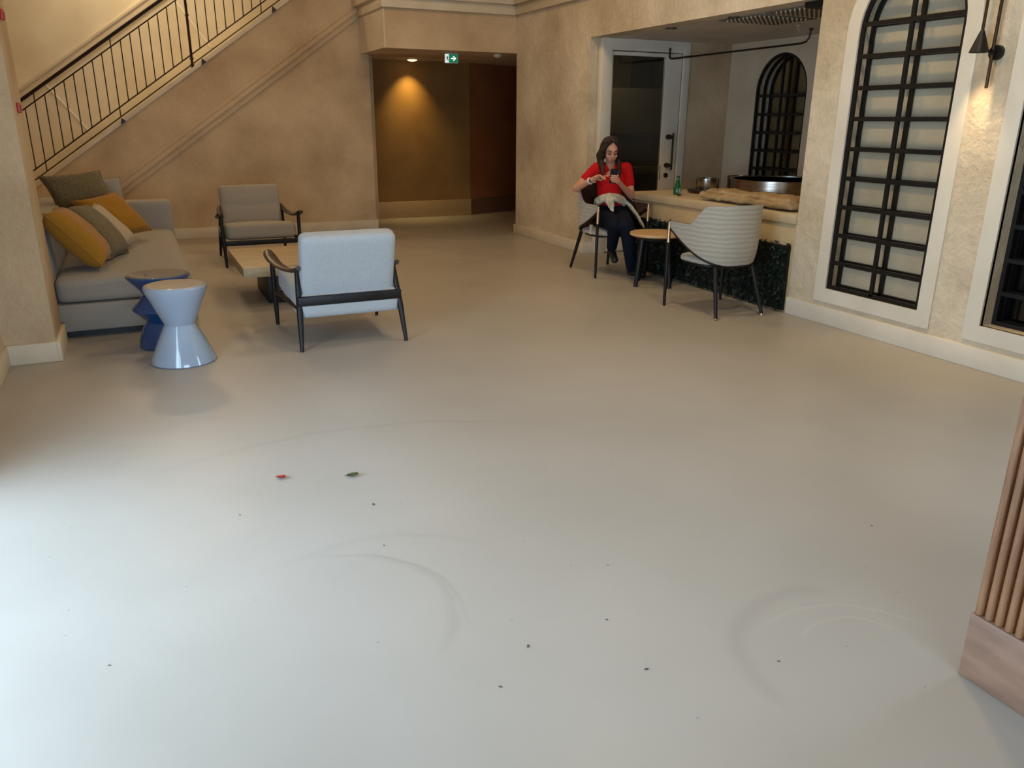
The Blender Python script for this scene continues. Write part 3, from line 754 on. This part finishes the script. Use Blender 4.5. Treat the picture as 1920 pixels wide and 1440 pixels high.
# ------------------------------------------------------------------ sofa and cushions
sf = thing('sofa', 'long taupe upholstered sofa against the left pier', 'sofa', (-.13, 7.75, 0))
MB().box((-.72, -1.5, .05), (.44, 1.5, .248)).build('base', M_SOFA, sf, bevel=.02)
MB().box((-.66, -1.42, .0), (.38, 1.42, .06)).build('plinth', M_BLACK, sf)  # black block standing in for the shadow gap below the sofa body
o = soft_box('seat_cushion', (-.02, -.12, .335), (.455, 1.385, .088), M_SOFA, sf, .06, 22)
for v in o.data.vertices:
    if v.co.z > .36: v.co.z += .012*(1-((v.co.x+.02)/.455)**2)
for (x, y) in ((.02, .35), (.02, -.35)):
    MB().lathe([(.001, .004), (.010, .003), (.013, 0), (.001, 0)], 12, (x, y, .432)).build('button', M_SOFA, o, smooth=True)
o = soft_box('backrest', (-.60, -.0, .40), (.125, 1.5, .36), M_SOFA, sf, .05, 16)
for v in o.data.vertices:
    v.co.x += -.06*(v.co.z-.4)
soft_box('armrest', (-.02, 1.365, .375), (.47, .135, .325), M_SOFA, sf, .03, 14)

def pillow(label, c, u, v, m, th=.085, group='scatter cushions on the sofa', name='cushion', welt=True):
    """pillow from its centre and two half-side vectors; pinched corners, puffed middle"""
    c, u, v = Vector(c), Vector(u), Vector(v)
    nrm = u.cross(v).normalized()
    N = 18; V = []; F = []
    t = thing(name, label, 'cushion', c, 0, group)
    def P(a, b, s):
        ea = max(0, 1-abs(a)**2.6); eb = max(0, 1-abs(b)**2.6)
        h = th*(ea*eb)**.36
        k = 1 - .09*(1-a*a)*abs(b)**3; l = 1 - .09*(1-b*b)*abs(a)**3
        w = noise.noise(Vector((a*2, b*2, s*3+len(label))))*.012*(ea*eb)
        return u*a*l + v*b*k + nrm*(s*h + w)
    for s in (1, -1):
        for i in range(N+1):
            for j in range(N+1): V.append(P(-1+2*i/N, -1+2*j/N, s))
    K = (N+1)**2
    for i in range(N):
        for j in range(N):
            q = (i*(N+1)+j, (i+1)*(N+1)+j, (i+1)*(N+1)+j+1, i*(N+1)+j+1)
            F.append(q); F.append(tuple(K+k for k in reversed(q)))
    o = MB().add(V, F)
    ob = o.build('cover', m, t, smooth=True, angle=180)
    bm = bmesh.new(); bm.from_mesh(ob.data); bmesh.ops.remove_doubles(bm, verts=bm.verts, dist=.0015); bmesh.ops.recalc_face_normals(bm, faces=bm.faces); bm.to_mesh(ob.data); bm.free()
    ob.data.polygons.foreach_set('use_smooth', [True]*len(ob.data.polygons))
    edge = []
    for k in range(N): edge.append(P(-1+2*k/N, -1, 0))
    for k in range(N): edge.append(P(1, -1+2*k/N, 0))
    for k in range(N): edge.append(P(1-2*k/N, 1, 0))
    for k in range(N+1): edge.append(P(-1, 1-2*k/N, 0))
    MB().tube(edge, .005, 6, cap=False).build('seam', m, t, smooth=True, angle=180)
    return t
pillow('tall taupe back cushion standing at the far end of the sofa', (-.30, 8.72, .70), (.21, -.06, .0), (-.03, .07, .26), M_SOFA, .08)
pillow('crinkled olive cushion at the back, highest of the pile on the sofa', (-.465, 8.36, .868), (.25, .02, .02), (-.06, .05, .15), M_OLIVE, .10)
pillow('mustard cushion in the middle of the sofa pile, leaning on the olive one', (-.21, 8.0, .665), (.17, .13, .025), (-.135, .03, .175), M_MUST, .105)
pillow('beige cushion mostly hidden behind the crinkled olive one', (-.23, 7.55, .64), (.04, .22, 0), (-.14, .02, .16), M_BEIGE, .06)
pillow('crinkled olive cushion in front, between the mustard cushions', (-.325, 7.12, .645), (.06, .20, -.01), (-.15, .03, .195), M_OLIVE, .11)
pillow('mustard cushion at the near end of the sofa', (-.425, 6.66, .665), (.02, .20, .0), (-.165, .02, .195), M_MUST, .115)

# ------------------------------------------------------------------ dining chairs
def make_dining_chair(label):
    t = thing('dining_chair', label, 'chair')
    # front towards +y
    for s in (-1, 1):
        MB().tube([(s*.30, .30, 0), (s*.298, .302, .54)], [.0125, .016], 12).build('leg', M_DARKWOOD, t, smooth=True)
        MB().tube([(s*.298, .302, .535), (s*.297, .303, .705)], [.0155, .0135], 12).build('brass_sleeve', M_BRASS, t, smooth=True)
        MB().tube([(s*.235, -.31, 0), (s*.185, -.19, .40)], [.0135, .020], 12).build('leg', M_DARKWOOD, t, smooth=True)
        MB().tube([(s*.235, -.31, 0), (s*.233, -.305, .012)], [.0145, .0145], 12).build('foot_cap', M_BRASS, t, smooth=True)
    def plan(a):
        # a from -1 (left tip) over 0 (back) to 1 (right tip)
        A = abs(a)
        th = min(A/.62, 1)*math.pi/2
        x = .275*math.sin(th)**.9; y = -.275*math.cos(th)**.9 - .0
        if A > .62: y = (A-.62)/.38*.29; x = .275 + .015*(A-.62)/.38
        return (x*(1 if a >= 0 else -1), y)
    def ztop(A):
        if A < .42: return .885 - .012*(A/.42)**2
        k = min((A-.42)/.26, 1); k = k*k*(3-2*k)
        return .873 - .158*k
    def zbot(A):
        k = min(max((A-.12)/.88, 0), 1)
        return .412 + .252*k**1.75
    def shell(off, name, m, thick):
        n = 56; nz = 10; V = []; F = []
        for layer in (0, 1):
            for i in range(n+1):
                a = -1+2*i/n
                x, y = plan(a)
                x2, y2 = plan(min(a+.01, 1)); x3, y3 = plan(max(a-.01, -1))
                tx, ty = x2-x3, y2-y3; l = math.hypot(tx, ty) or 1
                nx, ny = ty/l, -tx/l      # outward
                A = abs(a)
                for j in range(nz+1):
                    q = j/nz
                    z = zbot(A)+(ztop(A)-zbot(A))*q
                    tuck = -.028*max(0, (.56-z)/.14)**1.8*(1-A) + .015*(q-.5)
                    d = off + (thick if layer == 0 else 0) + tuck
                    V.append((x+nx*d, y+ny*d, z))
        R = nz+1; K = (n+1)*R
        for i in range(n):
            for j in range(nz):
                F.append((i*R+j, (i+1)*R+j, (i+1)*R+j+1, i*R+j+1)); F.append((K+i*R+j+1, K+(i+1)*R+j+1, K+(i+1)*R+j, K+i*R+j))
        for i in range(n):
            for j in (0, nz):
                F.append((i*R+j, (i+1)*R+j, K+(i+1)*R+j, K+i*R+j))
        for i in (0, n):
            for j in range(nz): F.append((i*R+j, i*R+j+1, K+i*R+j+1, K+i*R+j))
        return MB().add(V, F).build(name, m, t, smooth=True, angle=50)
    shell(.0, 'shell', M_TWEED, .016)
    shell(-.014, 'inner_lining', M_LEATHER, .0135)
    # dark band under the shell
    pts = []
    for i in range(61):
        a = -1+2*i/60
        x, y = plan(a); A = abs(a); z = zbot(A)
        tuck = -.028*max(0, (.56-z)/.14)**1.8*(1-A)
        l = math.hypot(x, y) or 1
        if A < .62: x *= 1+tuck/l; y *= 1+tuck/l
        pts.append((x, y, z-.008))
    MB().tube(pts, .012, 8).build('frame_band', M_DARKWOOD, t, smooth=True, angle=60)
    # seat pad, rounded front
    N = 40; out = []
    for k in range(N):
        th = 2*math.pi*k/N
        c, s = math.cos(th), math.sin(th)
        out.append((.255*math.copysign(abs(c)**.6, c), .055+.225*math.copysign(abs(s)**.6, s)))
    V = []; F = []; lay = ((.0, .408, .93), (.0, .413, .99), (0, .435, 1.0), (0, .449, .97), (0, .456, .85), (0, .459, .5))
    for (_, z, k) in lay: V += [(x*k, .055+(y-.055)*k, z) for x, y in out]
    for i in range(len(lay)-1):
        for k in range(N): F.append((i*N+k, i*N+(k+1) % N, (i+1)*N+(k+1) % N, (i+1)*N+k))
    F.append(tuple(range(N))); F.append(tuple((len(lay)-1)*N+k for k in range(N)))
    MB().add(V, F).build('seat_pad', M_TWEED, t, smooth=True, angle=70)
    V = [(x*.88, .055+(y-.055)*.88, z) for z in (.388, .409) for x, y in out]
    F = [(k, (k+1) % N, N+(k+1) % N, N+k) for k in range(N)] + [tuple(range(N)), tuple(range(N, 2*N))]
    MB().add(V, F).build('seat_frame', M_DARKWOOD, t, smooth=True)
    return t
d1 = make_dining_chair('grey tweed tub chair with its back to the room, empty beside the round table')
d1.location = (4.295, 5.165, 0); d1.rotation_euler = (0, 0, 0)
d2 = copy_tree(d1); d2.location = (4.375, 7.07, 0); d2.rotation_euler = (0, 0, math.pi+.02)
d2['label'] = 'grey tub chair in which the woman in red sits'

# ------------------------------------------------------------------ side table
tb = thing('side_table', 'small round pale wood table with black legs between the two tub chairs', 'table', (4.44, 6.27, 0))
MB().lathe([(.001, .470), (.238, .470), (.250, .478), (.252, .492), (.248, .500), (.001, .500)], 48).build('tabletop', mat('pale wood', S(208, 172, 124), .4, rgb2=S(192, 154, 106), nscale=6, stretch=(1, 8, 1)), tb, smooth=True)
MB().lathe([(.001, .44), (.19, .44), (.20, .47), (.001, .47)], 40).build('apron', M_BLACK, tb, smooth=True)
for k in range(4):
    a = math.radians(187+90*k)
    MB().tube([(.225*math.cos(a), .225*math.sin(a), 0), (.17*math.cos(a), .17*math.sin(a), .45)], [.020, .030], 12).build('leg', M_BLACK, tb, smooth=True)

# ------------------------------------------------------------------ the seated woman
M_SKIN = mat('skin', S(206, 150, 122), .55, rgb2=S(196, 138, 110), nscale=8, spec=.35)
M_RED = mat('red cotton', S(196, 20, 24), .85, rgb2=S(180, 14, 20), nscale=10, spec=.2, bump=.25, bscale=18)
M_JEAN = mat('dark navy denim', S(14, 22, 38), .85, rgb2=S(9, 15, 28), nscale=14, spec=.2, bump=.3, bscale=24)
M_HAIR = mat('dark brown hair', S(38, 22, 17), .45, rgb2=S(22, 13, 11), nscale=30, stretch=(6, 6, 1), bump=.5, bscale=60, spec=.5)
M_SHOE = mat('black shoe', S(18, 18, 20), .5)
M_SOLE = mat('grey sole', S(150, 142, 128), .7)
M_CLOTHJ = mat('cream cotton', S(206, 196, 172), .85, rgb2=S(190, 180, 154), nscale=12, bump=.4, bscale=30)
WB = Vector((4.345, 7.0, 0))
woman = thing('person', 'seated person in red T-shirt and dark jeans looking down at a phone', 'person', WB)
def wl(p): return Vector(p)-WB
FW = Vector((-.35, -.937, 0)); RT = Vector((.937, -.35, 0)); UP = Vector((0, 0, 1))
J = dict(neck=(4.385, 7.06, 1.075), chest=(4.405, 7.10, .95), waist=(4.415, 7.10, .76), pel=(4.42, 7.08, .57),
         rs=(4.268, 7.118, 1.045), ls=(4.545, 7.015, 1.045), re=(4.026, 7.115, .853), rw=(4.088, 6.911, .950),
         le=(4.556, 6.905, .785), lw=(4.38, 6.81, .888), rh=(4.35, 7.05, .555), lh=(4.50, 7.0, .555),
         rk=(4.235, 6.69, .535), lk=(4.325, 6.615, .53), ra=(4.37, 6.94, .265), la=(4.445, 6.66, .075))
J = {k: wl(v) for k, v in J.items()}
# head frame
pit = math.radians(24)
HC = wl((4.347, 6.995, 1.225))
hf = FW*math.cos(pit) - UP*math.sin(pit); hr = RT.copy(); hu = hr.cross(hf)*-1
if hu.z < 0: hu = -hu
def hd_(r, f, u): return HC + hr*r + hf*f + hu*u
HROT = Matrix((hr, hf, hu)).transposed().to_euler()
prims = [
    ('c', J['pel'], .115, J['waist'], .10), ('c', J['waist'], .10, J['chest'], .115), ('c', J['chest']+RT*.05, .09, J['chest']-RT*.05, .09),
    ('c', J['rs'], .05, J['ls'], .05), ('c', J['neck']-UP*.03, .05, HC-UP*.05-FW*.01, .045),
    ('c', J['rs'], .05, J['re'], .037), ('c', J['re'], .038, J['rw'], .025), ('c', J['ls'], .05, J['le'], .037), ('c', J['le'], .038, J['lw'], .025),
    ('c', J['rh'], .09, J['rk'], .06), ('c', J['lh'], .09, J['lk'], .06), ('c', J['rk'], .055, J['ra'], .036), ('c', J['lk'], .055, J['la'], .036),
    ('e', hd_(0, -.012, .022), (.074, .092, .094), HROT), ('e', hd_(0, .022, -.035), (.058, .066, .078), HROT), ('e', hd_(0, .052, -.088), (.026, .026, .022), HROT),
    ('c', hd_(0, .086, .010), .009, hd_(0, .104, -.024), .013), ('e', hd_(0, .078, -.058), (.024, .014, .012), HROT),
    ('e', hd_(-.034, .060, -.03), (.024, .024, .024), HROT), ('e', hd_(.034, .060, -.03), (.024, .024, .024), HROT), ('e', hd_(0, .072, .03), (.045, .016, .018), HROT),
    ('e', hd_(-.076, .0, -.01), (.008, .02, .03), HROT), ('e', hd_(.076, .0, -.01), (.008, .02, .03), HROT)]
# right hand: index out to the screen, the others curled; thumb from the palm's side
rw = J['rw']; hdir = (wl((4.150, 6.815, 1.003))-rw).normalized(); side = hdir.cross(Vector((.2, .5, .8))).normalized()
up_ = side.cross(hdir).normalized()
pc = rw + hdir*.055
prims += [('c', rw, .025, rw+hdir*.03, .025), ('e', pc, (.036, .045, .02), Matrix((side, hdir, up_)).transposed().to_euler())]
for i, (o_, l1, l2, l3, b1, b2) in enumerate(((-.026, .036, .026, .018, .3, .5), (-.009, .036, .026, .018, .9, 1.5), (.009, .033, .024, .016, 1.0, 1.7), (.025, .027, .019, .014, 1.0, 1.7))):
    p = pc + side*o_ + hdir*.040
    d1_ = (hdir*math.cos(b1*.6) - up_*math.sin(b1*.6)); q = p + d1_*l1
    d2_ = (hdir*math.cos(b1) - up_*math.sin(b1)); r_ = q + d2_*l2
    d3_ = (hdir*math.cos(b2) - up_*math.sin(b2)); s_ = r_ + d3_*l3
    prims += [('c', p, .0092, q, .0088), ('c', q, .0088, r_, .0082), ('c', r_, .0082, s_, .0072)]
tb0 = pc - side*.032 - hdir*.012
prims += [('c', tb0, .012, tb0 - side*.018 + hdir*.028 - up_*.012, .010), ('c', tb0 - side*.018 + hdir*.028 - up_*.012, .010, tb0 - side*.008 + hdir*.052 - up_*.02, .008)]
# phone frame and left hand round it
PC = wl((4.236, 6.752, .992))
pu = (FW*.35 + UP*.93).normalized(); pr_ = (RT - pu*RT.dot(pu)).normalized(); pn = pr_.cross(pu).normalized()
if pn.dot(FW) < 0: pn = -pn        # away from her, towards the room
lw = J['lw']; palm = PC + pr_*.046 - pu*.045 - pn*.012
prims += [('c', lw, .025, lw+(palm-lw)*.5, .024), ('e', palm, (.026, .022, .042), Matrix((pr_, pn, pu)).transposed().to_euler()), ('c', lw+(palm-lw)*.4, .024, palm, .022)]
for i, (h, ln) in enumerate(((.030, .062), (.009, .070), (-.012, .066), (-.031, .050))):
    p = palm + pu*(h+.018) + pn*.006
    q = PC + pr_*.036 + pu*(h*1.05-.022) + pn*.018
    r_ = q - pr_*ln*.55 + pu*.006 + pn*.004; s_ = q - pr_*ln + pu*.004 - pn*.001
    prims += [('c', p, .0095, q, .009), ('c', q, .009, r_, .0085), ('c', r_, .0085, s_, .0072)]
t0 = palm + pu*.02 - pn*.012
prims += [('c', t0, .012, PC + pr_*.038 - pn*.02 + pu*.01, .0095), ('c', PC + pr_*.038 - pn*.02 + pu*.01, .0095, PC + pr_*.012 - pn*.017 + pu*.03, .008)]
blob('body', prims, .0052, 3, M_SKIN, woman, fac=.5)
# clothes
shirt = blob('t_shirt', [('c', J['pel']+UP*.15, .124, J['waist'], .122), ('c', J['waist'], .122, J['chest']-UP*.03, .125), ('c', J['chest']+RT*.05, .102, J['chest']-RT*.05, .102),
    ('c', J['chest']+RT*.06+FW*.05-UP*.02, .065, J['chest']-RT*.06+FW*.05-UP*.02, .065),
    ('c', J['rs'], .062, J['ls'], .062), ('c', J['rs'], .064, J['rs'].lerp(J['re'], .52), .057), ('c', J['ls'], .064, J['ls'].lerp(J['le'], .55), .057)], .008, 5, M_RED, woman)
jeans = blob('jeans', [('c', J['pel']-UP*.015, .132, J['pel']+UP*.06, .130), ('c', J['rh'], .102, J['rk'], .074), ('c', J['lh'], .102, J['lk'], .074), ('c', J['rh']-UP*.01, .1, J['lh']-UP*.01, .1),
    ('c', J['rk'], .072, J['rk'].lerp(J['ra'], .95), .055), ('c', J['lk'], .074, J['lk'].lerp(J['la'], .93), .058)], .008, 4, M_JEAN, woman)
for (a, toe, nm) in ((J['ra'], wl((4.35, 6.84, .155)), 'a'), (J['la'], wl((4.49, 6.535, .045)), 'b')):
    d = (toe-a); heel = a - UP*.03
    if nm == 'b': heel = a - UP*.028; toe = Vector((toe.x, toe.y, .046-.0))
    s = blob('shoe', [('c', a, .038, heel, .040), ('c', heel, .040, toe, .036), ('c', heel-d.normalized()*.02, .036, heel, .04)], .006, 3, M_SHOE, woman)
    dn = -(UP - d.normalized()*UP.dot(d.normalized())).normalized()
    blob('sole', [('c', heel+dn*.030-d.normalized()*.02, .017, toe+dn*.026, .016), ('c', heel+dn*.030+RT*.012, .015, toe+dn*.026+RT*.014, .014), ('c', heel+dn*.030-RT*.012, .015, toe+dn*.026-RT*.014, .014)], .006, 1, M_SOLE, s)
# hair: cap plus long falls on both sides of the face and down the back
hp = [('e', hd_(0, -.029, .034), (.083, .092, .095), HROT), ('e', hd_(0, -.055, -.03), (.084, .072, .10), HROT)]
for sgn, zend in ((-1, .985), (1, .955)):
    for k in range(5):
        f0 = .029-.027*k
        p = [hd_(sgn*.028, f0+.016, .104), hd_(sgn*.060, f0+.014, .082), hd_(sgn*.080, f0+.010, .025), hd_(sgn*.084, f0-.008, -.04), hd_(sgn*(.086+.004*k), f0-.02, -.10)]
        e = HC + RT*sgn*(.080+.008*k) + FW*(.080-.03*k); e.z = zend + .022*k
        rr_ = [.016, .019, .021, .023, .025, .012]
        p.append(e)
        hp += [('c', p[i], rr_[i], p[i+1], rr_[i+1]) for i in range(5)]
hair = blob('hair', hp, .006, 6, M_HAIR, woman)
# sunglasses pushed up on the hair
sg = MB()
for s in (-1, 1):
    sg.tube([hd_(s*.034+.026*math.cos(t), .062+.006*math.sin(t), .112+.016*math.sin(t)) for t in [2*math.pi*k/14 for k in range(15)]], .005, 6)
    sg.tube([hd_(s*.060, .060, .113), hd_(s*.094, .02, .09), hd_(s*.10, -.05, .05)], .004, 6)
sg.tube([hd_(-.01, .066, .115), hd_(.01, .066, .115)], .004, 6)
sg.build('sunglasses', mat('glossy black plastic', S(14, 13, 13), .15), woman, smooth=True)
# face details
fm = mat('dark lash', S(52, 30, 24), .6); lp = mat('lips', S(164, 84, 76), .5); wm = mat('eyelid', S(176, 118, 96), .55)
for s in (-1, 1):
    MB().tube([hd_(s*.014, .091, .030), hd_(s*.032, .089, .036), hd_(s*.052, .077, .029)], [.003, .0042, .002], 6).build('eyebrow', fm, woman, smooth=True)
    MB().tube([hd_(s*.016, .088, .004), hd_(s*.031, .089, -.002), hd_(s*.048, .079, .003)], [.002, .0045, .002], 6).build('eyelashes', fm, woman, smooth=True)
    MB().tube([hd_(s*.017, .085, .010), hd_(s*.031, .086, .011), hd_(s*.046, .077, .009)], [.004, .008, .004], 8).build('eyelid', wm, woman, smooth=True)
MB().tube([hd_(-.022, .085, -.060), hd_(0, .094, -.058), hd_(.022, .085, -.060)], [.002, .0055, .002], 8).build('lips', lp, woman, smooth=True)
# watch
wa = J['rw'] + (J['re']-J['rw'])*.12; wd = (J['re']-J['rw']).normalized()
ob = wd.cross(UP).normalized(); oc = wd.cross(ob)
MB().tube([wa + ob*.030*math.cos(t)+oc*.030*math.sin(t) for t in [2*math.pi*k/20 for k in range(21)]], .007, 6, cap=False).build('watch_strap', mat('white strap', S(225, 220, 210), .5), woman, smooth=True)
q = wa + FW*.030 + UP*.004
MB().tube([q - FW*.004, q + FW*.006], .015, 14).build('watch_face', mat('dark watch face', S(20, 20, 22), .2), woman, smooth=True)
# cardigan tied round the waist
tc_ = wl((4.415, 7.10, 0))
def around(a, z, r=.135): return tc_ + (FW*math.cos(a)+RT*math.sin(a))*r + UP*z
cj = [around(-1.9, .70), around(-1.3, .735), around(-.75, .765, .14), around(-.25, .785, .145), around(.25, .785, .145), around(.75, .765, .14), around(1.2, .735, .15)]
pr2 = []
for k in (0, 1):
    cc = [p - UP*.035*k + FW*.010*k for p in cj]
    pr2 += [('c', cc[i], .026, cc[i+1], .026) for i in range(len(cc)-1)]
sl_ = [cj[-1], wl((4.585, 6.97, .68)), wl((4.62, 6.90, .60)), wl((4.645, 6.85, .53)), wl((4.66, 6.815, .475))]
for k in (-1.4, -.5, .5, 1.4):
    pr2 += [('c', sl_[i]+FW*.020*k, .020-.002*i, sl_[i+1]+FW*.018*k, .018-.002*i) for i in range(4)]
kc = around(-.1, .765, .165)
pr2 += [('e', kc, (.042, .034, .036), (0, .4, .3)), ('e', kc+RT*.045-UP*.012+FW*.02, (.05, .032, .022), (0, .3, -.3))]
for (o_, l_) in ((-.015, .115), (.006, .125), (-.035, .085)):
    a_ = kc + RT*o_; b_ = a_ + FW*.045 - UP*l_*.55; c_ = b_ + FW*.035 - UP*l_*.45 + RT*.004
    pr2 += [('c', a_, .026, b_, .020), ('c', b_, .020, c_, .008)]
pr2 += [('c', wl((4.21, 7.08, .475)), .018, wl((4.15, 7.0, .485)), .016), ('c', wl((4.15, 7.0, .485)), .018, wl((4.13, 6.96, .42)), .012)]
cd = blob('cardigan', pr2, .006, 2, M_CLOTHJ, woman)
crumple(cd, .008, 20, 4)
cd['label'] = 'cream cardigan tied round the waist'

ph = thing('phone', 'dark smartphone held up in the hand of the woman in red', 'phone', PC+WB)
Mx = Matrix((pr_, pn, pu)).transposed().to_4x4()
ph.matrix_world = Matrix.Translation(PC+WB) @ Mx
MB().box((-.037, -.0045, -.075), (.037, .0045, .075)).build('body', mat('dark phone shell', S(24, 28, 36), .25), ph, bevel=.004)
MB().box((-.034, -.0052, -.071), (.034, -.0044, .071)).build('screen', mat('phone screen', S(30, 34, 40), .1, emit=S(120, 130, 150), estr=.3), ph)
MB().box((-.033, .0044, .035), (-.012, .0065, .068)).build('camera_bump', M_BLACK, ph, bevel=.002)

# ------------------------------------------------------------------ fluted reception desk at the right edge
rd = thing('reception_desk', 'fluted brown wood desk corner with pinkish plinth at the right edge', 'desk', (1.96, 1.165, 0))
MB().box((.004, -2.2, 0), (.65, .0, .205)).build('plinth', mat('pinkish stained plinth', S(154, 120, 98), .45, rgb2=S(128, 98, 78), nscale=5, stretch=(1, 1, 4)), rd, bevel=.004)
MB().box((.03, -2.2, .205), (.65, -.004, 1.08)).build('body', mat('dark wood core', S(70, 46, 32), .6), rd)
MB().box((-.01, -2.22, 1.08), (.67, .02, 1.12)).build('top', mat('pinkish stained plinth', S(134, 98, 80)), rd, bevel=.004)
M_SLAT = mat('fluted oak', S(160, 116, 80), .5, rgb2=S(112, 76, 50), nscale=7, stretch=(8, 8, .8), detail=8, bump=.25, bscale=30)
sl = None; PITCH = .0285
for k in range(60):
    if sl is None:
        pl = [(.030*1.0, -.0138)] + [(.030-.026*math.cos(a), .0138*math.sin(a)) for a in [-math.pi/2+math.pi*j/10 for j in range(11)]] + [(.030, .0138)]
        sl = MB().prism(pl, .207, 1.079, 'z').build('slat', M_SLAT, rd, smooth=True, angle=50); o = sl
    else:
        o = sl.copy(); COL.objects.link(o); o.parent = rd
    o.location = (.002, -.015-PITCH*k, 0)

# ------------------------------------------------------------------ litter on the floor
def leaf(label, loc, rz, m, L=.05):
    t = thing('fallen_leaf', label, 'leaf', (loc[0], loc[1], 0), rz)
    n = 8; V = []; F = []
    for i in range(n+1):
        u = i/n; w = L*.32*math.sin(math.pi*u)**.8
        for s in (-1, 0, 1): V.append(((u-.5)*L, s*w, .002+.006*abs(s)+.010*u*u))
    for i in range(n):
        for j in range(2): F.append((i*3+j, i*3+j+1, (i+1)*3+j+1, (i+1)*3+j))
    k = len(V); V += [(x, y, z+.0012) for x, y, z in V]; F += [tuple(k+i for i in reversed(f)) for f in F]
    MB().add(V, F).build('blade', m, t, smooth=True)
    MB().tube([(-L*.7, 0, .003), (0, 0, .004), (L*.45, 0, .011)], .0012, 6).build('stem', m, t)
leaf('small curled red leaf lying on the pale floor', (.42, 3.285), -.9, mat('red leaf', S(150, 44, 34), .5))
leaf('small curled green leaf lying on the pale floor', (.71, 3.18), -.45, mat('green leaf', S(62, 72, 34), .5), .052)
CL = ['dark crumb nearest the left edge of the floor', 'largest dark crumb on the right half of the near floor', 'dark crumb nearest the bottom edge, left of the largest one',
      'dark crumb beside the arc scuff below the green leaf', 'dark crumb near the middle of the floor, above the largest one', 'small dark crumb right of the middle of the floor',
      'lone dark crumb farthest right, before the fluted desk', 'dark crumb below and left of the red leaf', 'flat dark crumb left of the lowest pair on the near floor',
      'pale flat crumb just below the green leaf', 'dark crumb inside the scuffed ring left of the fluted desk']
MC = mat('dark crumb', S(92, 89, 82), .8, rgb2=S(70, 67, 61), nscale=200)
for i, (x, y) in enumerate(((-.244, 2.21), (1.16, 1.551), (.746, 1.658), (.668, 2.54), (1.181, 1.803), (1.354, 2.078), (2.451, 1.898), (.212, 3.007), (.895, 1.787), (.721, 2.878), (1.533, 1.419))):
    s = (.006, .009, .007, .006, .006, .005, .006, .007, .009, .012, .006)[i]*.75
    bm = bmesh.new(); bmesh.ops.create_icosphere(bm, subdivisions=1, radius=1)
    for v in bm.verts: v.co = Vector((v.co.x*s*(1+.5*random.random()), v.co.y*s*.6, (v.co.z+1)*s*.3*(.6+.5*random.random())))
    me = bpy.data.meshes.new('crumb'); bm.to_mesh(me); bm.free(); me.materials.append(MC)
    o = bpy.data.objects.new('crumb', me); COL.objects.link(o); o.location = (x, y, 0); o.rotation_euler = (0, 0, random.uniform(0, 3))
    tag(o, CL[i], 'crumb', 'dark crumbs scattered on the floor')
